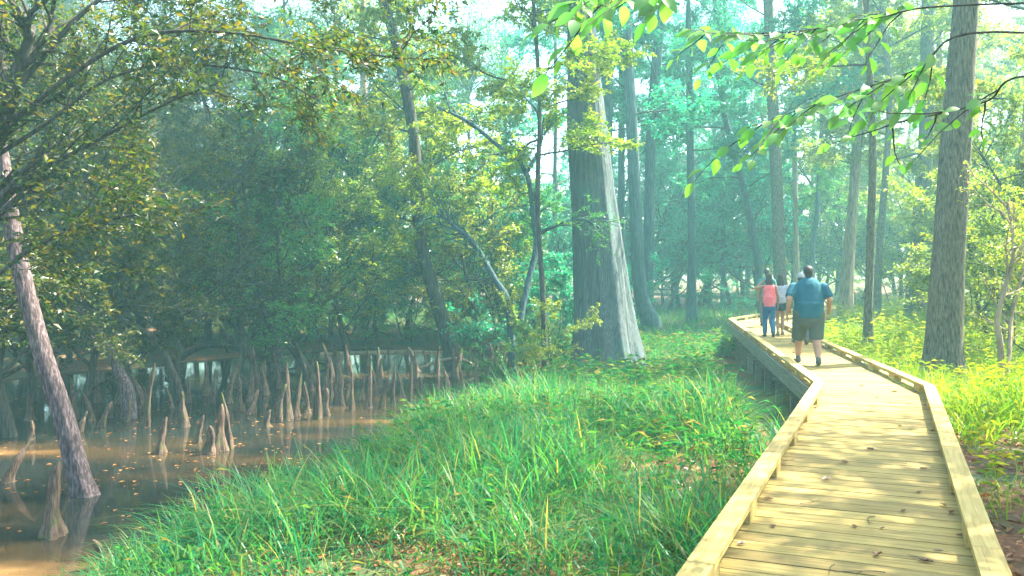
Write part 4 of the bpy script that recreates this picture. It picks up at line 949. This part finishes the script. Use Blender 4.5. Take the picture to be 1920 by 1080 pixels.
# ------------------------------------------------------------------ people
def capsule(g, a, b, ra, rb, fl=(1, 1), sides=14, fx=None, cap=True):
    """tapered limb with round ends; fl squashes the section (side, front)"""
    a = np.array(a, float); b = np.array(b, float); d = b - a; L_ = np.linalg.norm(d); d = d / L_
    x = np.array(fx if fx is not None else (1.0, 0, 0)); x = x - d * np.dot(x, d); x = norm(x); y = np.cross(d, x)
    th = np.linspace(0, 2 * math.pi, sides, endpoint=False); rings = []
    ph = np.linspace(-math.pi / 2, 0, 5)[1:] if cap else [0]
    for f in ph: rings.append((a + d * ra * math.sin(f), ra * math.cos(f)))
    for f in (.33, .66): rings.append((a + d * L_ * f, ra + (rb - ra) * f))
    for f in (np.linspace(0, math.pi / 2, 5)[:-1] if cap else [0]): rings.append((b + d * rb * math.sin(f), rb * math.cos(f)))
    V = np.concatenate([c + r * (np.cos(th)[:, None] * x * fl[0] + np.sin(th)[:, None] * y * fl[1]) for c, r in rings])
    V = np.concatenate([V, [a - d * (ra if cap else 0)], [b + d * (rb if cap else 0)]]); n = len(rings)
    i = np.arange(n - 1)[:, None] * sides; j = np.arange(sides)[None, :]; k = (j + 1) % sides
    q = np.stack([i + j, i + k, i + sides + k, i + sides + j], -1).reshape(-1, 4); jj = np.arange(sides)
    t = np.concatenate([np.stack([(jj + 1) % sides, jj, np.full(sides, len(V) - 2)], -1), np.stack([(n - 1) * sides + jj, (n - 1) * sides + (jj + 1) % sides, np.full(sides, len(V) - 1)], -1)])
    g.add(V, q, t)
def fuse(g, name, m, voxel=.011, sm=6):
    me = g.mesh(name, m); o = bpy.data.objects.new('tmp', me); COL.objects.link(o)
    r = o.modifiers.new('r', 'REMESH'); r.mode = 'VOXEL'; r.voxel_size = voxel; r.use_smooth_shade = True
    s = o.modifiers.new('s', 'SMOOTH'); s.iterations = sm; s.factor = .5
    dg = bpy.context.evaluated_depsgraph_get(); ev = o.evaluated_get(dg); out = bpy.data.meshes.new_from_object(ev)
    bpy.data.objects.remove(o); out.name = name
    if not out.materials: out.materials.append(m)
    return out
SK = {'tan': plain('skin_tan', (.32, .17, .10), .55, .35, noise=(.36, .20, .12), ns=5), 'brown': plain('skin_brown', (.26, .13, .075), .55, .35, noise=(.3, .16, .09), ns=5)}
def cloth(name, c, c2=None): return plain(name, c, .9, .15, noise=c2 or tuple(min(1, x * 1.25) for x in c), ns=6, bump=.9, bs=10)
HAIR = plain('hair_dark', (.018, .013, .012), .5, .4, noise=(.04, .028, .02), ns=60, bump=.5, bs=90)
def hand(g, wrist, d, side, palmdir):
    """palm with five bent fingers; d points along the hand"""
    wrist = np.array(wrist); d = norm(np.array(d, float)); pn = norm(np.array(palmdir, float) - d * np.dot(palmdir, d)); s = norm(np.cross(d, pn)) * side
    capsule(g, wrist, wrist + d * .085, .026, .03, (1, .5), fx=s)
    for i, (off, ln) in enumerate(((.028, .068), (.010, .078), (-.009, .072), (-.026, .056))):
        b = wrist + d * .088 + s * off; m = b + d * ln * .5 + pn * .008; capsule(g, b, m, .0105, .010, sides=8); capsule(g, m, m + norm(d * .8 + pn * .6) * ln * .5, .010, .0085, sides=8)
    b = wrist + d * .03 + s * .03; m = b + norm(d * .6 + s * .8) * .04; capsule(g, b, m, .013, .011, sides=8); capsule(g, m, m + norm(d + s * .1 + pn * .2) * .032, .011, .009, sides=8)
def person(pos, az, H, build, skin, label, hairlen, clothes, pose, extra=None):
    """local frame: +Y forward, +X right. build: girth factor. pose: joint targets"""
    k = H / 1.75; W = build
    root = thing('person', (pos[0], pos[1], .0), -az); tag(root, label, 'person', 'visitors walking along the boardwalk')
    pel = np.array([0, 0, .92]) * k; chest = pel + np.array([0, pose.get('lean', .03), .36]) * k; neck = chest + np.array([0, .015, .17]) * k
    head = neck + np.array([pose.get('hx', 0), .025, .155]) * k
    g = Geo(); V3 = lambda *a: np.array(a, float) * k
    capsule(g, pel, chest, .145 * W * k, .15 * W * k, (1, .72)); capsule(g, chest, chest + V3(0, 0, .05), .15 * W * k, .12 * W * k, (1.05, .7))
    capsule(g, chest + V3(-.13 * W, 0, .09), chest + V3(.13 * W, 0, .09), .06 * W * k, .06 * W * k)
    capsule(g, neck - V3(0, 0, .05), head, .058 * k * W ** .6, .052 * k)
    capsule(g, head + V3(0, .0, -.03), head + V3(0, 0, .03), .072 * k, .086 * k, (.9, 1.08)); capsule(g, head + V3(0, .03, -.06), head + V3(0, .05, -.085), .05 * k, .036 * k)
    capsule(g, head + V3(0, .09, .0), head + V3(0, .105, -.03), .012 * k, .017 * k, sides=8)
    for s in (-1, 1):
        capsule(g, head + V3(s * .076, 0, .005), head + V3(s * .082, -.01, -.03), .014 * k, .011 * k, (.5, 1), sides=8)
        capsule(g, head + V3(s * .03, .088, .012), head + V3(s * .036, .087, .012), .012 * k, .012 * k, sides=8)
    capsule(g, head + V3(-.02, .088, -.058), head + V3(.02, .088, -.058), .009 * k, .009 * k, sides=8)
    J = {}
    for s, nm in ((-1, 'l'), (1, 'r')):
        hip = pel + V3(s * .085 * W, 0, -.03); knee_, ank = V3(*pose[nm + 'knee']), V3(*pose[nm + 'ank'])
        if W > 1.2: knee_ = knee_ + V3(s * .03, 0, 0); ank = ank + V3(s * .03, 0, 0)
        capsule(g, hip, knee_, .088 * W * k, .058 * W ** .7 * k); mid = knee_ * .62 + ank * .38 + V3(0, -.012, 0)
        capsule(g, knee_, mid, .055 * W ** .7 * k, .054 * W ** .7 * k); capsule(g, mid, ank, .054 * W ** .7 * k, .036 * k * W ** .4)
        fd = norm(np.array(pose.get(nm + 'foot', (s * .12, 1, -.05)), float))
        capsule(g, ank + V3(0, -.03, -.04), ank + fd * .17 * k + V3(0, 0, -.055), .036 * k, .03 * k, (1.15, .8))
        sh = chest + V3(s * .175 * W, -.005, .07); el, wr = V3(*pose[nm + 'el']), V3(*pose[nm + 'wr'])
        capsule(g, sh, el, .052 * W ** .8 * k, .041 * W ** .7 * k); capsule(g, el, wr, .041 * W ** .7 * k, .027 * k)
        hand(g, wr, wr - el + V3(0, .02, 0), -s, (-s * 1.0, .3, 0))
        J[nm] = (hip, knee_, ank, sh, el, wr, fd)
    link('body', fuse(g, 'body', SK[skin], .0095, 5), root)
    # top
    g = Geo(); c = clothes
    o = .016 * k
    hem = pel + V3(0, 0, c.get('hem', -.06))
    capsule(g, hem, pel + V3(0, -.012, .17), .158 * W * k + o, .165 * W * k + o, (1.02, .78), cap=False); capsule(g, pel + V3(0, -.0, .165), chest + V3(0, 0, .02), .163 * W * k + o, .152 * W * k + o, (1.03, .76))
    if c.get('sleeve'):
        capsule(g, chest + V3(-.14 * W, 0, .085), chest + V3(.14 * W, 0, .085), .066 * W * k + o * .6, .066 * W * k + o * .6)
        capsule(g, chest + V3(0, 0, .05), neck - V3(0, 0, .015), .14 * W * k, .066 * k * W ** .6, (1, .8))
        for nm in 'lr':
            hip, kn, an, sh, el, wr, fd = J[nm]; capsule(g, sh, sh + (el - sh) * c['sleeve'], .058 * W ** .8 * k + o, .055 * W ** .7 * k + o, cap=False)
            capsule(g, chest + V3((-1 if nm == 'l' else 1) * .11 * W, 0, -.02), sh + (el - sh) * .35, .075 * W ** .8 * k, .05 * W ** .8 * k, (1, .9))
            capsule(g, chest + (sh - chest) * .55 - V3(0, 0, .03), sh + (el - sh) * .12, .085 * W ** .8 * k, .056 * W ** .8 * k + o * .6, (1, .85))
            capsule(g, sh - (el - sh) * .02, sh + (el - sh) * .25, .054 * W ** .8 * k + o * .6, .056 * W ** .8 * k + o)
    else:
        for s in (-1, 1): capsule(g, chest + V3(s * .075, -.075, .0), chest + V3(s * .085, .0, .145), .03 * k, .026 * k); capsule(g, chest + V3(s * .085, 0, .145), chest + V3(s * .07, .09, .03), .026 * k, .03 * k)
    link(c['top_name'], fuse(g, c['top_name'], c['top'], .012, 16), root)
    # trousers or shorts
    g = Geo(); o = .014 * k
    capsule(g, pel + V3(0, 0, -.07), pel + V3(0, 0, .06), .155 * W * k + o * .5, .15 * W * k + o * .3, (1, .78))
    for nm in 'lr':
        hip, kn, an, sh, el, wr, fd = J[nm]; s = -1 if nm == 'l' else 1
        if c['leg'] <= 1.5:
            e = hip + (kn - hip) * c['leg']; capsule(g, hip, e, .095 * W * k + o, (.095 + (.072 - .095) * c['leg']) * W * k + o * 1.6, cap=False); capsule(g, hip, hip + (kn - hip) * .3, .094 * W * k + o, .09 * W * k + o)
        else:
            capsule(g, hip, kn, .09 * W * k + o, .062 * W ** .7 * k + o); capsule(g, kn, an + (kn - an) * .03, .062 * W ** .7 * k + o * .9, .05 * k + o, cap=False); capsule(g, kn, kn * .7 + an * .3, .06 * W ** .7 * k + o * .9, .058 * W ** .7 * k + o * .8)
    link(c['leg_name'], fuse(g, c['leg_name'], c['bottom'], .012, 6), root)
    for nm in 'lr':
        hip, kn, an, sh, el, wr, fd = J[nm]; g = Geo()
        capsule(g, an + V3(0, -.035, -.035), an + V3(0, -.03, .02), .05 * k, .046 * k, cap=True); capsule(g, an + V3(0, -.04, -.05), an + fd * .185 * k + V3(0, 0, -.062), .044 * k, .036 * k, (1.1, .75))
        me = fuse(g, 'shoe', c['shoe'], .010, 3)
        zmin = min(v.co.z for v in me.vertices)
        if zmin < .003 and nm in pose['planted']:
            for v in me.vertices: v.co.z = max(v.co.z, .003)
        link('shoe', me, root)
    # hair
    g = Geo(); capsule(g, head + V3(0, -.018, .012), head + V3(0, -.008, .034), .082 * k, .087 * k, (.96, 1.08))
    if hairlen > .1:
        lean = V3(0, -.04, 0)
        capsule(g, head + V3(0, -.045, .02), head + V3(0, -.07, -.12), .076 * k, .085 * k, (1.05, .65)); capsule(g, head + V3(0, -.07, -.1), head + V3(pose.get('hx', 0), -.105, -.1 - hairlen), .095 * k, .07 * k, (1.15, .5))
    else: capsule(g, head + V3(0, -.03, .0), head + V3(0, -.045, -.055), .074 * k, .06 * k, (1, .7))
    link('hair', fuse(g, 'hair', HAIR, .010, 3), root)
    if extra: extra(root, head, k)
    return root
walk_r = dict(lknee=(-.10, .24, .50), lank=(-.10, .33, .09), rknee=(.10, .02, .49), rank=(.10, -.20, .10), planted='lr', lfoot=(-.1, 1, .12), rfoot=(.14, 1, -.03))
def P_(base, **kw): d = dict(base); d.update(kw); return d
arms = dict(lel=(-.245, -.08, 1.12), lwr=(-.25, .02, .87), rel=(.245, .0, 1.12), rwr=(.245, .13, .89))
BW_AZ = math.atan2(3.15, 17.65)
p = at_z(1516, 684, 0)
person((p.x, p.y), BW_AZ, 1.80, 1.42, 'tan', 'heavy set man in blue t-shirt and dark shorts walking away', .0,
       dict(top=cloth('shirt_blue', (.018, .085, .115), (.028, .11, .14)), top_name='t_shirt', sleeve=.85, hem=-.1, bottom=cloth('shorts_olive', (.07, .085, .07)), leg_name='shorts', leg=1.12, shoe=plain('shoe_grey', (.06, .065, .06), .8, noise=(.10, .10, .09), ns=30)),
       P_(walk_r, lel=(-.345, -.12, 1.14), lwr=(-.36, -.02, .88), rel=(.345, -.03, 1.13), rwr=(.34, .12, .89), lean=.04, hx=.0))
p = at_z(1442, 632, 0)
person((p.x, p.y), BW_AZ, 1.68, .95, 'brown', 'woman in coral tank top and blue jeans with one arm raised', .27,
       dict(top=cloth('top_coral', (.75, .11, .12), (.82, .2, .2)), top_name='tank_top', hem=-.1, bottom=cloth('jeans_blue', (.035, .10, .20), (.05, .15, .27)), leg_name='jeans', leg=2, shoe=plain('shoe_dark', (.03, .035, .04), .8)),
       P_(walk_r, lel=(-.36, .06, 1.30), lwr=(-.17, .13, 1.47), rel=(.225, -.03, 1.10), rwr=(.235, .08, .87), rknee=(.09, .06, .49), rank=(.10, -.06, .09), lknee=(-.09, .12, .50), lank=(-.10, .10, .09), lfoot=(-.1, 1, -.05)))
p = at_z(1463, 629, 0)
person((p.x, p.y), BW_AZ, 1.66, .92, 'tan', 'long haired woman in grey top and dark shorts beside the coral top', .3,
       dict(top=cloth('top_grey', (.32, .33, .36)), top_name='shirt', sleeve=.45, hem=-.02, bottom=cloth('shorts_navy', (.03, .05, .07)), leg_name='shorts', leg=.45, shoe=plain('shoe_tan', (.25, .18, .11), .8)),
       P_(walk_r, **arms, rknee=(.07, .10, .49), rank=(.07, .12, .09), lknee=(-.07, .08, .5), lank=(-.07, -.06, .09), lfoot=(-.05, 1, -.05), rfoot=(.05, 1, -.05)))
cy_ = 27.0; cx_ = px_at(1438, cy_)
person((cx_, cy_), BW_AZ, 1.84, 1.05, 'brown', 'tall dark haired person leading the walkers, mostly hidden by the coral top', .0,
       dict(top=cloth('shirt_teal', (.05, .16, .15)), top_name='t_shirt', sleeve=.8, bottom=cloth('trousers_grey', (.10, .11, .12)), leg_name='trousers', leg=2, shoe=plain('shoe_black', (.03, .03, .03), .7)), P_(walk_r, **arms))
def cap_(root, head, k):
    g = Geo(); V3 = lambda *a: np.array(a, float) * k
    capsule(g, head + V3(0, -.005, .05), head + V3(0, 0, .06), .098 * k, .092 * k, (.98, 1.08)); capsule(g, head + V3(0, .08, .045), head + V3(0, .16, .03), .06 * k, .05 * k, (1, .16), fx=(1, 0, 0))
    link('cap', fuse(g, 'cap', cloth('cap_white', (.30, .31, .31)), .009, 3), root)
cy_ = 20.3; cx_ = px_at(1502, cy_)
person((cx_, cy_), BW_AZ, 1.66, .95, 'brown', 'person in pale blue shirt and white cap half hidden behind the man', .0,
       dict(top=cloth('shirt_pale', (.30, .42, .48)), top_name='shirt', sleeve=.7, bottom=cloth('trousers_dark', (.05, .06, .07)), leg_name='trousers', leg=2, shoe=plain('shoe_brown', (.10, .06, .04), .7)), P_(walk_r, **arms), extra=cap_)

# ------------------------------------------------------------------ haze
def haze():  # volume added to lay a teal veil over the distance
    x0, x1, y0, y1, z0, z1 = -130, 150, -6, 170, -3.2, 31
    V = [(x0, y0, z0), (x1, y0, z0), (x1, y1, z0), (x0, y1, z0), (x0, y0, z1), (x1, y0, z1), (x1, y1, z1), (x0, y1, z1)]
    m, nt, out = mat('haze'); v = node(nt, 'ShaderNodeVolumePrincipled'); v.inputs['Density'].default_value = HAZE_DENSITY; v.inputs['Color'].default_value = (.42, .93, .95, 1)
    v.inputs['Anisotropy'].default_value = .25
    nt.links.new(v.outputs[0], out.inputs[1])
    o = link('haze', mesh('haze', V, [np.array([[0, 3, 2, 1], [4, 5, 6, 7], [0, 1, 5, 4], [1, 2, 6, 5], [2, 3, 7, 6], [3, 0, 4, 7]])], m, False)); tag(o, 'thin pale haze hanging through the forest air', kind='stuff')
if HAZE_DENSITY > 0: haze()
